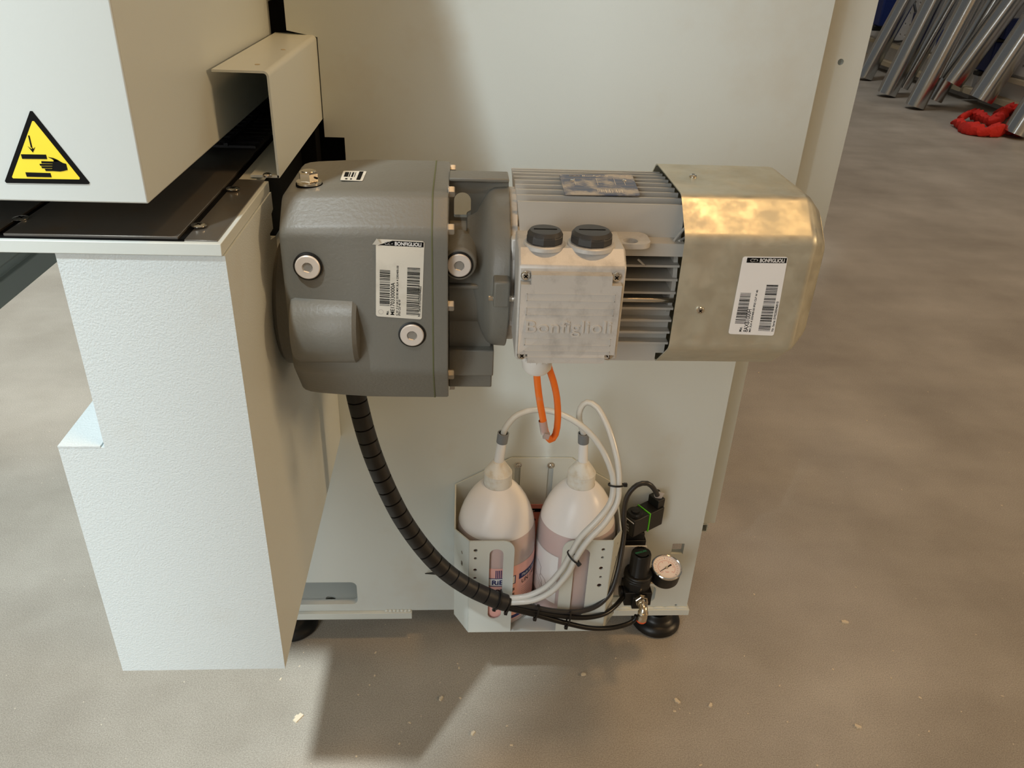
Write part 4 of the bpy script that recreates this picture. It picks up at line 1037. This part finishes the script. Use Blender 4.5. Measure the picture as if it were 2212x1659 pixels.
perforated(3.2, 5.58, 'nearer off white perforated machine base behind the steel tubes')
perforated(5.62, 8.4, 'farther off white perforated machine base behind the steel tubes')
tubes = [((1868, 165), 0.0, (1958, 0), .080, 'steel tube half hidden behind the grey frame, leftmost of the leaning tubes'),
         ((1917, 200), 0.0, (2018, 0), .084, 'second leaning steel tube, left of the smaller shadowed tube'),
         ((1950, 190), 0.0, (2048, 20), .050, 'thin dull steel tube in shadow between two wide tubes'),
         ((1978, 226), 0.0, (2098, 0), .080, 'wide leaning steel tube whose end is nearest the frame on the floor'),
         ((2018, 216), 0.0, (2150, 0), .066, 'short ended steel tube behind the bright raised tube'),
         ((2055, 178), 0.16, (2186, 0), .092, 'bright wide steel tube with raised end above a smaller tube'),
         ((2118, 214), 0.14, (2262, 0), .092, 'bright wide steel tube with end just above the red cloth'),
         ((2193, 285), 0.0, (2300, 120), .085, 'steel tube at the right edge, its end beside the red cloth')]
for i, (b, z, t, w, lab) in enumerate(tubes):
    p = at(*b, 2, .03)
    if p.x > 3.62: p = at(*b, 0, 3.62)
    rt = (at(t[0], t[1], 1, 50.0) - Vector(CP)).normalized(); d0 = Vector(CP) + rt * (p - Vector(CP)).length
    ax = (d0 - p).normalized(); L = min(1.9, max(.95, (3.93 - p.x) / max(ax.x, .01)))
    o = thing('steel_tube', p, lab, 'tube', 'leaning steel tubes')
    r = w * .9
    n = max(abs(ax.z), .2)
    s_ = p + ax * (math.sqrt(max(0, 1 - ax.z ** 2)) * r - .03 if p.z < .04 else 0)
    mb = MB(); mb.lathe([(0, r * .96), (0, r), (L, r), (L, r * .96), (.003, r * .96)], s_, ax, 40, 0, False); mb.lathe([(.0, r * .965), (.001, 0)], s_ + ax * .004, ax, 40, 1, False); mb.build('tube_wall', [TUBE, BLACK], o)
    if i in (0, 2): m2 = MB(); m2.lathe([(0, r * 1.08), (.02, r * 1.08)], s_ + ax * .95, ax, 32); m2.build('tube_collar', TUBE, o)
# red cloth
mb = MB()
cpts = [(2062, 262), (2085, 275), (2110, 283), (2140, 285), (2170, 280), (2200, 285), (2230, 290)]
P = [at(a, b, 2, 0.03) for a, b in cpts]
mb.tube([tuple(p) for p in P], .05, 32, 0, .012, lambda L, T: .012 + .03 * math.sin(PI * min(1, L / T)) ** .6 * (1 + .3 * math.sin(L * 31)))
P = [at(a, b, 2, 0.06) for a, b in ((2075, 255), (2098, 245), (2120, 255), (2145, 262), (2165, 245), (2185, 236), (2200, 245), (2205, 265))]
mb.tube([tuple(p) for p in P], .05, 32, 0, .012, lambda L, T: .014 + .022 * math.sin(PI * min(1, L / T)) ** .6 * (1 + .35 * math.sin(L * 23)))
rq = random.Random(2)
for v_ in mb.v:
    n_ = math.sin(v_.x * 90 + v_.z * 60) * .007 + math.sin(v_.y * 130 - v_.x * 40) * .006 + 0; v_.z = max(.003, v_.z + n_); v_.x += n_ * .8; v_.y -= n_ * .6
rc = mb.build('red_cloth', REDCLOTH, None, 0, 80); tag(rc, 'crumpled red cloth lying on the floor under the tubes', 'cloth')
# blue clamps and dark frame pieces on the perforated bases
for px, py, w, h, lab in ((1918, 18, .10, .30, 'large dark blue clamp box nearest the grey frame'), (2052, 95, .08, .22, 'blue clamp box between the two leftmost wide tubes'), (2150, 120, .12, .22, 'dark blue clamp box low behind the bright tubes'), (2190, 62, .07, .14, 'bright blue clamp box high at the right edge'), (1992, 62, .06, .26, 'narrow dark blue clamp box with hanging cable')):
    p = at(px, py, 0, 4.02); o = thing('clamp_box', (4.02, p.y, p.z), lab, 'clamp', 'blue clamp boxes')
    mb = MB(); mb.box((3.92, p.y - w, p.z - h / 2), (4.0815, p.y + w * .6, p.z + h / 2)); mb.build('clamp_housing', BLUEP, o, .012)
    mb = MB(); mb.box((3.90, p.y - w * .5, p.z - h * .65), (4.0815, p.y + w * .2, p.z - h / 2)); mb.build('clamp_jaw', BLACKP, o, .006)
mb = MB(); mb.tube([tuple(at(a, b, 0, 4.05)) for a, b in ((1972, -20), (1976, 15), (1982, 33), (1998, 20), (2006, -20))], .011, 10, 0, .03); k = mb.build('hanging_cable', BLACKP); tag(k, 'black cord hanging in a loop on the perforated base', 'cord')
mb = MB(); mb.tube([tuple(at(a, b, 0, 4.05)) for a, b in ((1918, 84), (1935, 90), (1960, 85), (1985, 60))], .010, 10, 0, .03); k = mb.build('hanging_cable', BLACKP); tag(k, 'black cord sagging low between the two leftmost tubes', 'cord')
